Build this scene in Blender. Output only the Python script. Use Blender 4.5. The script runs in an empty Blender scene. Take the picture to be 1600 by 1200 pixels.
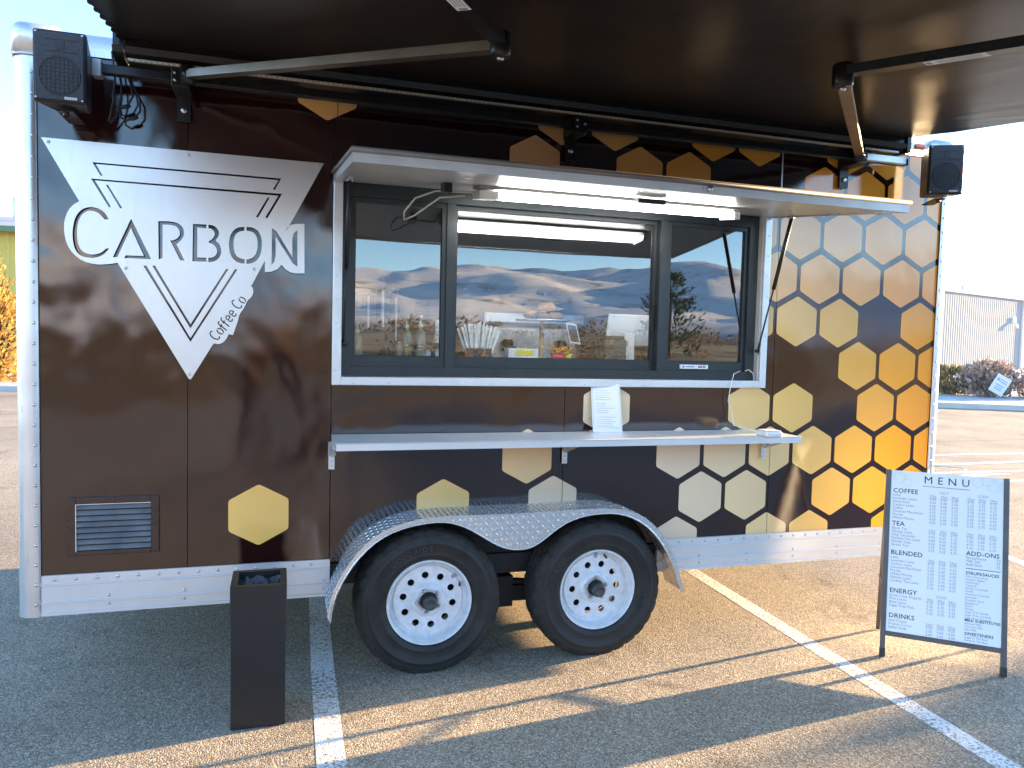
import bpy, bmesh, math, random
from mathutils import Vector, Matrix, noise
random.seed(7)
R = math.radians
scn = bpy.context.scene
col = scn.collection

# ---------------------------------------------------------------- camera
CAM = Vector((-0.1166, -3.64, 1.5828)); FPX = 1182.91
YAW, PITCH, ROLL = 0.2985, -0.0556, 0.0249
fw = Vector((math.sin(YAW)*math.cos(PITCH), math.cos(YAW)*math.cos(PITCH), math.sin(PITCH)))
r0 = Vector((math.cos(YAW), -math.sin(YAW), 0)); u0 = r0.cross(fw)
rt = r0*math.cos(ROLL)+u0*math.sin(ROLL); up = u0*math.cos(ROLL)-r0*math.sin(ROLL)
cd = bpy.data.cameras.new('camera'); cam = bpy.data.objects.new('camera', cd); col.objects.link(cam)
cd.sensor_fit = 'HORIZONTAL'; cd.sensor_width = 36; cd.lens = FPX/1600*36; cd.clip_start = .05; cd.clip_end = 9000
m = Matrix((rt, up, -fw)).transposed().to_4x4(); m.translation = CAM; cam.matrix_world = m
scn.camera = cam
scn.render.resolution_x, scn.render.resolution_y = 1024, 768

# ---------------------------------------------------------------- sky, sun, exposure
SUN_EL, SUN_AZ = R(7.8), R(82.6)          # azimuth clockwise from +Y
w = bpy.data.worlds.new('World'); scn.world = w; w.use_nodes = True
nt = w.node_tree; bg = nt.nodes['Background']
sky = nt.nodes.new('ShaderNodeTexSky'); sky.sky_type = 'NISHITA'; sky.sun_disc = False
sky.sun_elevation = SUN_EL; sky.sun_rotation = SUN_AZ; sky.altitude = 3000; sky.air_density = 1.0; sky.dust_density = .9; sky.ozone_density = 1.7
nt.links.new(sky.outputs[0], bg.inputs[0]); bg.inputs[1].default_value = 0.15
sd = bpy.data.lights.new('sun', 'SUN'); sun = bpy.data.objects.new('sun', sd); col.objects.link(sun)
sd.energy = 5.0; sd.angle = R(.53); sd.color = (1, .68, .36)
sdir = Vector((math.sin(SUN_AZ)*math.cos(SUN_EL), math.cos(SUN_AZ)*math.cos(SUN_EL), math.sin(SUN_EL)))
sun.rotation_euler = sdir.to_track_quat('Z', 'Y').to_euler(); sun.location = sdir*40
scn.view_settings.view_transform = 'Standard'; scn.view_settings.look = 'None'
scn.view_settings.gamma = 1; scn.view_settings.use_curve_mapping = False
scn.view_settings.exposure = 2.78
cy = scn.cycles; cy.max_bounces = 7; cy.diffuse_bounces = 3; cy.glossy_bounces = 4; cy.transmission_bounces = 3; cy.transparent_max_bounces = 8; cy.caustics_reflective = False; cy.caustics_refractive = False

# ---------------------------------------------------------------- helpers
def ray(x, y): return fw + rt*((x-800)/FPX) - up*((y-600)/FPX)
def aty(x, y, Y=0.):
    d = ray(x, y); return CAM + d*((Y-CAM.y)/d.y)
def atz(x, y, Z=0.):
    d = ray(x, y); return CAM + d*((Z-CAM.z)/d.z)

class MB:
    def __init__(s): s.v = []; s.f = []; s.sm = []
    def add(s, vs, fs, smooth=False):
        o = len(s.v); s.v += [Vector(p) for p in vs]
        for f in fs: s.f.append([i+o for i in f]); s.sm.append(smooth)
        return s
    def box(s, a, b):
        (x0, y0, z0), (x1, y1, z1) = a, b
        x0, x1 = min(x0, x1), max(x0, x1); y0, y1 = min(y0, y1), max(y0, y1); z0, z1 = min(z0, z1), max(z0, z1)
        return s.add([(x0,y0,z0),(x1,y0,z0),(x1,y1,z0),(x0,y1,z0),(x0,y0,z1),(x1,y0,z1),(x1,y1,z1),(x0,y1,z1)],
                     [(0,3,2,1),(4,5,6,7),(0,1,5,4),(1,2,6,5),(2,3,7,6),(3,0,4,7)])
    def bbox(s, a, b, ch=.004):
        # box with chamfered edges
        bm = bmesh.new(); bmesh.ops.create_cube(bm, size=1)
        a, b = Vector(a), Vector(b); c = (a+b)/2; d = b-a
        for v in bm.verts: v.co = Vector((v.co.x*abs(d.x), v.co.y*abs(d.y), v.co.z*abs(d.z)))+c
        bmesh.ops.bevel(bm, geom=bm.edges[:], offset=ch, segments=2, affect='EDGES', profile=.5)
        return s.bm(bm)
    def bm(s, bm, smooth=False):
        bm.verts.ensure_lookup_table(); bm.verts.index_update()
        s.add([v.co.copy() for v in bm.verts], [[v.index for v in f.verts] for f in bm.faces], smooth); bm.free(); return s
    def obox(s, c, ax, ay, az):
        c, ax, ay, az = Vector(c), Vector(ax), Vector(ay), Vector(az)
        vs = [c+ax*i+ay*j+az*k for k in (-1, 1) for i, j in ((-1,-1),(1,-1),(1,1),(-1,1))]
        return s.add(vs, [(0,3,2,1),(4,5,6,7),(0,1,5,4),(1,2,6,5),(2,3,7,6),(3,0,4,7)])
    def bar(s, a, b, wd, ht, upv=(0,0,1)):
        a, b = Vector(a), Vector(b); d = (b-a); n = d.normalized(); side = n.cross(Vector(upv)).normalized(); u_ = side.cross(n)
        return s.obox((a+b)/2, d/2, side*wd/2, u_*ht/2)
    def tube(s, pts, rad, n=8, caps=True, smooth=True):
        pts = [Vector(p) for p in pts]; k = len(pts); rr = rad if isinstance(rad, (list, tuple)) else [rad]*k
        vs = []; prev = None
        for i, p in enumerate(pts):
            t = (pts[min(i+1, k-1)]-pts[max(i-1, 0)]).normalized()
            if prev is None:
                a = Vector((0,0,1)) if abs(t.z) < .9 else Vector((1,0,0)); x = t.cross(a).normalized()
            else:
                x = (prev - t*prev.dot(t)).normalized()
            prev = x; y = t.cross(x)
            vs += [p + (x*math.cos(2*math.pi*j/n)+y*math.sin(2*math.pi*j/n))*rr[i] for j in range(n)]
        fs = [(i*n+j, i*n+(j+1) % n, (i+1)*n+(j+1) % n, (i+1)*n+j) for i in range(k-1) for j in range(n)]
        s.add(vs, fs, smooth)
        if caps: s.add(vs[:n], [list(range(n))[::-1]]); s.add(vs[-n:], [list(range(n))])
        return s
    def lathe(s, prof, c=(0,0,0), axis='z', n=24, smooth=True):
        # prof: (radius, offset along axis)
        c = Vector(c); vs = []
        for (r_, h) in prof:
            for j in range(n):
                a = 2*math.pi*j/n; p, q = r_*math.cos(a), r_*math.sin(a)
                vs.append(c + (Vector((p, q, h)) if axis == 'z' else Vector((p, h, q)) if axis == 'y' else Vector((h, p, q))))
        k = len(prof)
        fs = [(i*n+j, i*n+(j+1) % n, (i+1)*n+(j+1) % n, (i+1)*n+j) for i in range(k-1) for j in range(n)]
        if axis == 'y': fs = [f[::-1] for f in fs]
        return s.add(vs, fs, smooth)
    def prism(s, pts, y0, y1):
        # polygon in xz extruded along y (front face y0)
        n = len(pts); vs = [(p[0], y0, p[1]) for p in pts]+[(p[0], y1, p[1]) for p in pts]
        fs = [list(range(n)), [2*n-1-i for i in range(n)]]+[(i, i+n, (i+1) % n+n, (i+1) % n) for i in range(n)]
        return s.add(vs, fs)
    def sheet(s, A, B, smooth=False):
        # ruled surface between two polylines
        n = len(A); return s.add(list(A)+list(B), [(i, i+1, n+i+1, n+i) for i in range(n-1)], smooth)
    def quad(s, a, b, c, d): return s.add([a, b, c, d], [(0,1,2,3)])

def wloc(o):
    p = Vector((0,0,0))
    while o: p += o.location; o = o.parent
    return p
def build(mb, name, mat, parent=None, origin=None, recalc=True):
    me = bpy.data.meshes.new(name)
    if origin is None:
        xs = [v.x for v in mb.v]; ys = [v.y for v in mb.v]; zs = [v.z for v in mb.v]
        origin = Vector(((min(xs)+max(xs))/2, (min(ys)+max(ys))/2, min(zs)))
    origin = Vector(origin)
    me.from_pydata([tuple(v-origin) for v in mb.v], [], mb.f)
    for p, sm in zip(me.polygons, mb.sm): p.use_smooth = sm
    if recalc:
        b = bmesh.new(); b.from_mesh(me); bmesh.ops.remove_doubles(b, verts=b.verts, dist=1e-6); bmesh.ops.recalc_face_normals(b, faces=b.faces); b.to_mesh(me); b.free()
    me.update()
    if mat: me.materials.append(mat)
    o = bpy.data.objects.new(name, me); col.objects.link(o)
    o.location = origin - (wloc(parent) if parent else Vector((0,0,0)))
    o.parent = parent
    return o
def empty(name, loc, label=None, cat=None, group=None, parent=None):
    o = bpy.data.objects.new(name, None); col.objects.link(o); o.empty_display_size = .1
    o.location = Vector(loc) - (wloc(parent) if parent else Vector((0,0,0))); o.parent = parent
    return tag(o, label, cat, group)
def tag(o, label=None, cat=None, group=None, kind=None):
    if label: o['label'] = label
    if cat: o['category'] = cat
    if group: o['group'] = group
    if kind: o['kind'] = kind
    return o
def copy_tree(o, parent=None):
    c = o.copy(); col.objects.link(c); c.parent = parent
    for ch in list(o.children): copy_tree(ch, c)
    return c

def text_bm(body, size, align='LEFT', res=2, extrude=0., spacing=1., line=1., bold=0.):
    cu = bpy.data.curves.new('txt', 'FONT'); cu.body = body; cu.size = size; cu.align_x = align; cu.resolution_u = res
    cu.extrude = extrude; cu.space_character = spacing; cu.space_line = line; cu.offset = bold
    o = bpy.data.objects.new('txt', cu); col.objects.link(o)
    dg = bpy.context.evaluated_depsgraph_get(); me = bpy.data.meshes.new_from_object(o.evaluated_get(dg))
    bpy.data.objects.remove(o); bpy.data.curves.remove(cu)
    out = ([v.co.copy() for v in me.vertices], [list(p.vertices) for p in me.polygons]); bpy.data.meshes.remove(me)
    return out
def plate_with_holes(outer, holes, half):
    # 2D filled curve with cut-outs -> verts (x,y,z) with z thickness
    cu = bpy.data.curves.new('plate', 'CURVE'); cu.dimensions = '2D'; cu.fill_mode = 'BOTH'; cu.extrude = half
    for ring in [outer]+holes:
        sp = cu.splines.new('POLY'); sp.points.add(len(ring)-1); sp.use_cyclic_u = True
        for p, (x, y) in zip(sp.points, ring): p.co = (x, y, 0, 1)
    o = bpy.data.objects.new('plate', cu); col.objects.link(o)
    dg = bpy.context.evaluated_depsgraph_get(); me = bpy.data.meshes.new_from_object(o.evaluated_get(dg))
    bpy.data.objects.remove(o); bpy.data.curves.remove(cu)
    out = ([v.co.copy() for v in me.vertices], [list(p.vertices) for p in me.polygons]); bpy.data.meshes.remove(me)
    return out
def smooth_ring(pts, it=1, closed=True, keep=()):
    for _ in range(it):
        q = []; n = len(pts)
        for i in range(n if closed else n-1):
            a, b = pts[i], pts[(i+1) % n]
            q += [(a[0]*.75+b[0]*.25, a[1]*.75+b[1]*.25), (a[0]*.25+b[0]*.75, a[1]*.25+b[1]*.75)]
        if not closed: q = [pts[0]]+q+[pts[-1]]
        pts = q
    return pts
def ribbon(mb, pts, wd, M):
    # flat stroke along 2D points, M maps (x,y)->world
    n = len(pts); L_, R_ = [], []
    for i, p in enumerate(pts):
        a = Vector(pts[max(i-1, 0)]).to_2d(); b = Vector(pts[min(i+1, n-1)]).to_2d(); t = (b-a).normalized(); nn = Vector((-t.y, t.x))*wd/2
        p = Vector(p).to_2d(); L_.append(M(*(p+nn))); R_.append(M(*(p-nn)))
    mb.sheet(L_, R_)

# ---------------------------------------------------------------- materials
def newmat(name):
    mt = bpy.data.materials.new(name); mt.use_nodes = True; t = mt.node_tree
    return mt, t, t.nodes['Principled BSDF']
def nd(t, typ, **k):
    n = t.nodes.new(typ)
    for a, b in k.items():
        if a.startswith('i_'): n.inputs[int(a[2:])].default_value = b
        else: setattr(n, a, b)
    return n
def ramp(t, stops, interp='LINEAR'):
    n = t.nodes.new('ShaderNodeValToRGB'); n.color_ramp.interpolation = interp; e = n.color_ramp.elements
    while len(e) < len(stops): e.new(.5)
    for el, (p, c) in zip(e, stops): el.position = p; el.color = (*c, 1) if len(c) == 3 else c
    return n
def pos(t, scale=(1,1,1)):
    g = nd(t, 'ShaderNodeNewGeometry'); mp = nd(t, 'ShaderNodeMapping'); mp.inputs['Scale'].default_value = scale
    t.links.new(g.outputs['Position'], mp.inputs['Vector']); return mp.outputs[0]
def noise_n(t, vec, scale, detail=2, rough=.5, dist=0.):
    n = nd(t, 'ShaderNodeTexNoise'); n.inputs['Scale'].default_value = scale; n.inputs['Detail'].default_value = detail
    n.inputs['Roughness'].default_value = rough; n.inputs['Distortion'].default_value = dist
    t.links.new(vec, n.inputs['Vector']); return n.outputs[0]
def bump(t, h, strength, dist, normal=None):
    b = nd(t, 'ShaderNodeBump'); b.inputs['Strength'].default_value = strength; b.inputs['Distance'].default_value = dist
    t.links.new(h, b.inputs['Height'])
    if normal: t.links.new(normal, b.inputs['Normal'])
    return b.outputs[0]
def simple(name, c, rough=.5, metal=0., var=.12, scale=12., coat=0., bmp=0., bscale=60., spec=.5):
    mt, t, b = newmat(name)
    p = pos(t); n1 = noise_n(t, p, scale, 4, .6)
    lo = tuple(max(0, x*(1-var)) for x in c); hi = tuple(min(1, x*(1+var)) for x in c)
    rp = ramp(t, [(.3, lo), (.7, hi)]); t.links.new(n1, rp.inputs[0]); t.links.new(rp.outputs[0], b.inputs['Base Color'])
    rr = nd(t, 'ShaderNodeMapRange'); rr.inputs[3].default_value = max(.02, rough*.85); rr.inputs[4].default_value = min(1, rough*1.2)
    t.links.new(noise_n(t, p, scale*.6, 3), rr.inputs[0]); t.links.new(rr.outputs[0], b.inputs['Roughness'])
    b.inputs['Metallic'].default_value = metal; b.inputs['Coat Weight'].default_value = coat; b.inputs['Specular IOR Level'].default_value = spec
    if bmp: t.links.new(bump(t, noise_n(t, p, bscale, 4, .6), bmp, .01), b.inputs['Normal'])
    return mt
def panel_bump(t):
    # oil-canning of the thin side panels: stronger on the long plain left half
    p = pos(t, (1, 1, .75)); a = noise_n(t, p, 1.7, 1.5, .4, .6); c = noise_n(t, p, 6.5, 1, .4)
    ad = nd(t, 'ShaderNodeMath', operation='MULTIPLY_ADD', i_1=.16); t.links.new(c, ad.inputs[0]); t.links.new(a, ad.inputs[2])
    g = nd(t, 'ShaderNodeNewGeometry'); sp = nd(t, 'ShaderNodeSeparateXYZ'); t.links.new(g.outputs['Position'], sp.inputs[0])
    mr = nd(t, 'ShaderNodeMapRange'); t.links.new(sp.outputs[0], mr.inputs[0])
    mr.inputs[1].default_value = .1; mr.inputs[2].default_value = 1.6; mr.inputs[3].default_value = 1.; mr.inputs[4].default_value = .45
    mu = nd(t, 'ShaderNodeMath', operation='MULTIPLY'); t.links.new(ad.outputs[0], mu.inputs[0]); t.links.new(mr.outputs[0], mu.inputs[1])
    n1 = bump(t, mu.outputs[0], 1., .025)
    f = noise_n(t, pos(t), 420, 2, .5)
    return bump(t, f, .05, .002, n1)
def mk_vinyl():
    mt, t, b = newmat('brown_vinyl_wrap')
    p = pos(t, (1, 1, 1)); n1 = noise_n(t, p, 3, 5, .6)
    rp = ramp(t, [(.3, (.0185, .0040, .0037)), (.75, (.0250, .0058, .0050))]); t.links.new(n1, rp.inputs[0]); t.links.new(rp.outputs[0], b.inputs['Base Color'])
    sc = noise_n(t, pos(t, (3, 1, .35)), 22, 5, .7)
    rr = ramp(t, [(.45, (.055,)*3), (.8, (.16,)*3)]); t.links.new(sc, rr.inputs[0]); t.links.new(rr.outputs[0], b.inputs['Roughness'])
    b.inputs['Specular IOR Level'].default_value = .6; b.inputs['Coat Weight'].default_value = 1.; b.inputs['Coat IOR'].default_value = 1.52; b.inputs['Coat Roughness'].default_value = .035
    nn = panel_bump(t); t.links.new(nn, b.inputs['Normal']); t.links.new(nn, b.inputs['Coat Normal'])
    return mt
def mk_hex():
    mt, t, b = newmat('printed_hexagon_vinyl')
    oi = nd(t, 'ShaderNodeObjectInfo'); g = nd(t, 'ShaderNodeNewGeometry'); sp = nd(t, 'ShaderNodeSeparateXYZ'); t.links.new(g.outputs['Position'], sp.inputs[0])
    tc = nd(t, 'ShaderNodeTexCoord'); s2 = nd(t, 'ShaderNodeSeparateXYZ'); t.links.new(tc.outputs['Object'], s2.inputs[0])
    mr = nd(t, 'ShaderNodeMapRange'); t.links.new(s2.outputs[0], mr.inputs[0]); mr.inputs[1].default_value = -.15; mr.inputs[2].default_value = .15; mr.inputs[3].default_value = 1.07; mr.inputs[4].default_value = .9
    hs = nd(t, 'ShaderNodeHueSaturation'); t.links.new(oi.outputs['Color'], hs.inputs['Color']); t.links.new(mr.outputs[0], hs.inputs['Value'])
    t.links.new(hs.outputs[0], b.inputs['Base Color'])
    b.inputs['Roughness'].default_value = .08; b.inputs['Specular IOR Level'].default_value = .7; b.inputs['Coat Weight'].default_value = .5; b.inputs['Coat Roughness'].default_value = .05
    nn = panel_bump(t); t.links.new(nn, b.inputs['Normal']); t.links.new(nn, b.inputs['Coat Normal'])
    return mt
def mk_alu(name, c=(.80, .81, .82), rough=.3, brushed=(1, 1, 30), amp=.15, waves=0., metal=.75):
    mt, t, b = newmat(name)
    p = pos(t, brushed); n1 = noise_n(t, p, 8, 5, .65); n2 = noise_n(t, pos(t), 2.3, 4, .6)
    rp = ramp(t, [(.25, tuple(x*.86 for x in c)), (.75, c)]); t.links.new(n2, rp.inputs[0]); t.links.new(rp.outputs[0], b.inputs['Base Color'])
    mr = nd(t, 'ShaderNodeMapRange'); t.links.new(n1, mr.inputs[0]); mr.inputs[3].default_value = rough*(1-amp*2); mr.inputs[4].default_value = rough*(1+amp*2)
    t.links.new(mr.outputs[0], b.inputs['Roughness']); b.inputs['Metallic'].default_value = metal
    nn = bump(t, n1, .04, .002)
    if waves: nn = bump(t, noise_n(t, pos(t), 4, 2), 1, waves, nn)
    t.links.new(nn, b.inputs['Normal'])
    return mt
def asphalt_col(t):
    p = pos(t); v = nd(t, 'ShaderNodeTexVoronoi'); v.inputs['Scale'].default_value = 165; t.links.new(p, v.inputs['Vector'])
    st = ramp(t, [(0, (.165, .140, .108)), (.45, (.315, .272, .212)), (.8, (.420, .360, .280)), (1, (.64, .57, .46))])
    wn = nd(t, 'ShaderNodeTexWhiteNoise'); t.links.new(v.outputs['Color'], wn.inputs['Vector']); t.links.new(wn.outputs['Value'], st.inputs[0])
    big = noise_n(t, p, .55, 5, .62, .4); rp = ramp(t, [(.28, (.66, .66, .67)), (.72, (1.2, 1.17, 1.13))]); t.links.new(big, rp.inputs[0])
    mx = nd(t, 'ShaderNodeMix', data_type='RGBA', blend_type='MULTIPLY'); mx.inputs[0].default_value = 1
    t.links.new(st.outputs[0], mx.inputs[6]); t.links.new(rp.outputs[0], mx.inputs[7])
    # oil and damp stains
    s = noise_n(t, p, 1.7, 4, .6, 1.); sr = ramp(t, [(.60, (1, 1, 1)), (.72, (.66, .66, .68))]); t.links.new(s, sr.inputs[0])
    m2 = nd(t, 'ShaderNodeMix', data_type='RGBA', blend_type='MULTIPLY'); m2.inputs[0].default_value = 1
    t.links.new(mx.outputs[2], m2.inputs[6]); t.links.new(sr.outputs[0], m2.inputs[7])
    # height: stones over gaps
    inv = nd(t, 'ShaderNodeMath', operation='SUBTRACT', i_0=1.); t.links.new(v.outputs['Distance'], inv.inputs[1])
    n2 = noise_n(t, p, 75, 4, .7)
    h = nd(t, 'ShaderNodeMath', operation='MULTIPLY_ADD', i_1=1.1); t.links.new(n2, h.inputs[0]); t.links.new(inv.outputs[0], h.inputs[2])
    return m2.outputs[2], h.outputs[0], v
def mk_asphalt():
    mt, t, b = newmat('worn_asphalt'); c, h, v = asphalt_col(t)
    t.links.new(c, b.inputs['Base Color']); b.inputs['Roughness'].default_value = .88; b.inputs['Specular IOR Level'].default_value = .25
    t.links.new(bump(t, h, .6, .0045), b.inputs['Normal']); return mt
def mk_linepaint():
    mt, t, b = newmat('worn_white_road_paint'); c, h, v = asphalt_col(t); p = pos(t)
    wear = noise_n(t, p, 60, 5, .75); big = noise_n(t, p, 2.2, 4, .6)
    ad = nd(t, 'ShaderNodeMath', operation='MULTIPLY_ADD', i_1=.42); t.links.new(big, ad.inputs[0]); t.links.new(wear, ad.inputs[2])
    rp = ramp(t, [(.738, (0, 0, 0)), (.785, (1, 1, 1))]); t.links.new(ad.outputs[0], rp.inputs[0])
    pc = ramp(t, [(.3, (.74, .74, .73)), (.7, (.88, .88, .87))]); t.links.new(noise_n(t, p, 25, 4), pc.inputs[0])
    mx = nd(t, 'ShaderNodeMix', data_type='RGBA'); t.links.new(rp.outputs[0], mx.inputs[0]); t.links.new(pc.outputs[0], mx.inputs[6]); t.links.new(c, mx.inputs[7])
    t.links.new(mx.outputs[2], b.inputs['Base Color']); b.inputs['Roughness'].default_value = .75
    t.links.new(bump(t, h, .45, .004), b.inputs['Normal']); return mt
def mk_glass():
    mt, t, b = newmat('tinted_window_glass'); t.nodes.remove(b); out = t.nodes['Material Output']
    g = nd(t, 'ShaderNodeBsdfGlossy'); g.inputs['Roughness'].default_value = .0; g.inputs['Color'].default_value = (.94, .97, .98, 1)
    tr = nd(t, 'ShaderNodeBsdfTransparent'); tr.inputs[0].default_value = (.95, .97, .96, 1)
    fr = nd(t, 'ShaderNodeFresnel'); ge = nd(t, 'ShaderNodeNewGeometry'); ex = nd(t, 'ShaderNodeMath', operation='MULTIPLY_ADD', i_1=-2., i_2=1.); t.links.new(ge.outputs['Backfacing'], ex.inputs[0])
    pw = nd(t, 'ShaderNodeMath', operation='POWER', i_0=2.5); t.links.new(ex.outputs[0], pw.inputs[1]); t.links.new(pw.outputs[0], fr.inputs[0])   # same reflectance from both faces of the thin pane
    n1 = bump(t, noise_n(t, pos(t), 1.3, 1), 1., .0035); t.links.new(n1, g.inputs['Normal'])
    mx = nd(t, 'ShaderNodeMixShader'); t.links.new(fr.outputs[0], mx.inputs[0]); t.links.new(tr.outputs[0], mx.inputs[1]); t.links.new(g.outputs[0], mx.inputs[2])
    t.links.new(mx.outputs[0], out.inputs[0]); return mt
def mk_emit(name, c, s):
    mt, t, b = newmat(name); b.inputs['Base Color'].default_value = (*c, 1); b.inputs['Emission Color'].default_value = (*c, 1); b.inputs['Emission Strength'].default_value = s
    p = pos(t); rp = ramp(t, [(.2, tuple(x*.9 for x in c)), (.8, c)]); t.links.new(noise_n(t, p, 9, 2), rp.inputs[0]); t.links.new(rp.outputs[0], b.inputs['Emission Color']); return mt
def mk_leaf(name, cs, rough=.7, trans=.25):
    mt, t, b = newmat(name); out = t.nodes['Material Output']
    g = nd(t, 'ShaderNodeNewGeometry'); rp = ramp(t, [(i/(len(cs)-1), c) for i, c in enumerate(cs)])
    t.links.new(g.outputs['Random Per Island'], rp.inputs[0]); t.links.new(rp.outputs[0], b.inputs['Base Color']); b.inputs['Roughness'].default_value = rough
    b.inputs['Specular IOR Level'].default_value = .2
    tl = nd(t, 'ShaderNodeBsdfTranslucent'); t.links.new(rp.outputs[0], tl.inputs[0]); mx = nd(t, 'ShaderNodeMixShader'); mx.inputs[0].default_value = trans
    t.links.new(b.outputs[0], mx.inputs[1]); t.links.new(tl.outputs[0], mx.inputs[2]); t.links.new(mx.outputs[0], out.inputs[0]); return mt
def mk_hills():
    mt, t, b = newmat('snowy_sage_hills'); p = pos(t)
    g = nd(t, 'ShaderNodeNewGeometry'); sp = nd(t, 'ShaderNodeSeparateXYZ'); t.links.new(g.outputs['Position'], sp.inputs[0])
    a = noise_n(t, p, .012, 6, .7, .5); fine = noise_n(t, p, .09, 4, .7)
    ad = nd(t, 'ShaderNodeMath', operation='MULTIPLY_ADD', i_1=.55); t.links.new(fine, ad.inputs[0]); t.links.new(a, ad.inputs[2])
    rp = ramp(t, [(.80, (.86, .86, .86)), (.90, (.52, .50, .47)), (1.0, (.14, .14, .115))]); t.links.new(ad.outputs[0], rp.inputs[0])
    low = nd(t, 'ShaderNodeMapRange'); t.links.new(sp.outputs[2], low.inputs[0]); low.inputs[1].default_value = 4; low.inputs[2].default_value = 22; low.inputs[3].default_value = 1; low.inputs[4].default_value = 0
    mx = nd(t, 'ShaderNodeMix', data_type='RGBA'); t.links.new(low.outputs[0], mx.inputs[0]); t.links.new(rp.outputs[0], mx.inputs[6]); mx.inputs[7].default_value = (.24, .215, .18, 1)
    t.links.new(mx.outputs[2], b.inputs['Base Color']); b.inputs['Roughness'].default_value = .9; return mt
def mk_fabric():
    mt, t, b = newmat('black_awning_fabric'); out = t.nodes['Material Output']; p = pos(t)
    rp = ramp(t, [(.35, (.006, .0055, .006)), (.7, (.010, .009, .009))]); t.links.new(noise_n(t, p, 6, 6, .7), rp.inputs[0]); t.links.new(rp.outputs[0], b.inputs['Base Color'])
    b.inputs['Roughness'].default_value = .34; b.inputs['Specular IOR Level'].default_value = .24
    wr = noise_n(t, pos(t, (1, .6, 1)), 1.6, 3, .5, .8)
    t.links.new(bump(t, noise_n(t, p, 900, 2), .12, .001, bump(t, wr, 1, .012)), b.inputs['Normal'])
    tl = nd(t, 'ShaderNodeBsdfTranslucent'); tl.inputs[0].default_value = (.10, .055, .025, 1)
    mx = nd(t, 'ShaderNodeMixShader'); mx.inputs[0].default_value = .012; t.links.new(b.outputs[0], mx.inputs[1]); t.links.new(tl.outputs[0], mx.inputs[2]); t.links.new(mx.outputs[0], out.inputs[0]); return mt
def mk_mesh_grille():
    mt, t, b = newmat('speaker_grille_mesh'); b.inputs['Base Color'].default_value = (.022, .024, .028, 1); b.inputs['Roughness'].default_value = .5
    v = nd(t, 'ShaderNodeTexVoronoi'); v.inputs['Scale'].default_value = 330; t.links.new(pos(t), v.inputs['Vector'])
    rp = ramp(t, [(.2, (.006, .006, .007)), (.5, (.04, .043, .05))]); t.links.new(v.outputs['Distance'], rp.inputs[0]); t.links.new(rp.outputs[0], b.inputs['Base Color'])
    t.links.new(bump(t, v.outputs['Distance'], .5, .002), b.inputs['Normal']); return mt
def mk_siding(name, c):
    mt, t, b = newmat(name); p = pos(t)
    rp = ramp(t, [(.3, tuple(x*.93 for x in c)), (.7, c)]); t.links.new(noise_n(t, pos(t, (1, 1, .2)), .8, 5, .6), rp.inputs[0]); t.links.new(rp.outputs[0], b.inputs['Base Color'])
    b.inputs['Roughness'].default_value = .85; b.inputs['Specular IOR Level'].default_value = .1; return mt

VINYL, HEX, ASPH, LINE, GLASS, FABRIC = mk_vinyl(), mk_hex(), mk_asphalt(), mk_linepaint(), mk_glass(), mk_fabric()
ALU = mk_alu('mill_finish_aluminium', (.83, .84, .85), .30, (8, 8, .6), waves=.004)
ALUR = mk_alu('extruded_aluminium_rail', (.84, .85, .86), .34, (.5, 6, 8), metal=.5)
ALUS = mk_alu('brushed_sign_aluminium', (.78, .78, .775), .32, (24, 1, .5), .12, metal=.68)
ALUT = mk_alu('tread_plate_aluminium', (.80, .81, .82), .26, (6, 6, 6))
ALUW = simple('white_anodised_trim', (.72, .74, .76), .32, .55, .06)
WHITE = simple('white_paint', (.80, .80, .80), .30, 0, .04, coat=.3)
RIMW = simple('white_wheel_enamel', (.72, .73, .75), .26, 0, .13, 26, coat=.4)
BLACK = simple('black_powder_coat', (.010, .0115, .013), .42, 0, .2)
BLACKM = simple('black_anodised_metal', (.02, .021, .023), .28, .4, .2)
BARM = simple('dark_anodised_awning_arm', (.26, .21, .17), .34, .9, .15)
PLASTIC = simple('black_plastic', (.015, .0155, .017), .45, 0, .25, 30, bmp=.05, bscale=250)
FRAME = simple('charcoal_window_frame', (.028, .036, .041), .34, .25, .12, 8)
RUBBER = simple('tyre_rubber', (.022, .0215, .0215), .48, 0, .35, 14, bmp=.08, bscale=40, spec=.35)
TREAD = simple('dusty_tyre_tread', (.036, .033, .030), .8, 0, .45, 18, bmp=.15, bscale=60, spec=.25)
STEEL = simple('zinc_steel', (.60, .60, .60), .30, 1, .15)
CHASSIS = simple('black_chassis_paint', (.012, .012, .012), .6, 0, .4, 6, bmp=.1)
DARKIN = simple('trailer_interior_lining', (.20, .21, .20), .5, 0, .06)
COUNTER = simple('steel_counter', (.5, .5, .5), .35, .9, .08)
BROWNT = simple('brown_painted_trim', (.045, .020, .016), .28, 0, .15, coat=.4)
CAPM = simple('dark_rubber_cap', (.05,.053,.056), .4)
RAISED = simple('raised_tyre_lettering', (.045,.044,.043), .4)
LOUVRE = simple('weathered_grey_louvre', (.17, .17, .175), .5, .2, .25)
GRILLE = mk_mesh_grille()
CONC = simple('pale_concrete', (.46, .46, .46), .85, 0, .15, 3, bmp=.15, bscale=30)
SNOW = simple('old_snow', (.78, .79, .82), .7, 0, .06, 2, bmp=.2, bscale=6)
MULCH = simple('frosty_planting_soil', (.46, .45, .45), .9, 0, .3, 3, bmp=.4, bscale=12)
SIDING = mk_siding('pale_grey_metal_siding', (.33, .345, .34)); YWALL = mk_siding('yellow_painted_siding', (.72, .58, .16)); TRIM = mk_siding('green_eave_trim', (.20, .28, .16)); GREYT = mk_siding('grey_metal_trim', (.42, .43, .44))
TUBE = mk_emit('lit_led_tube', (1, 1, .97), 5.5)
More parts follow.
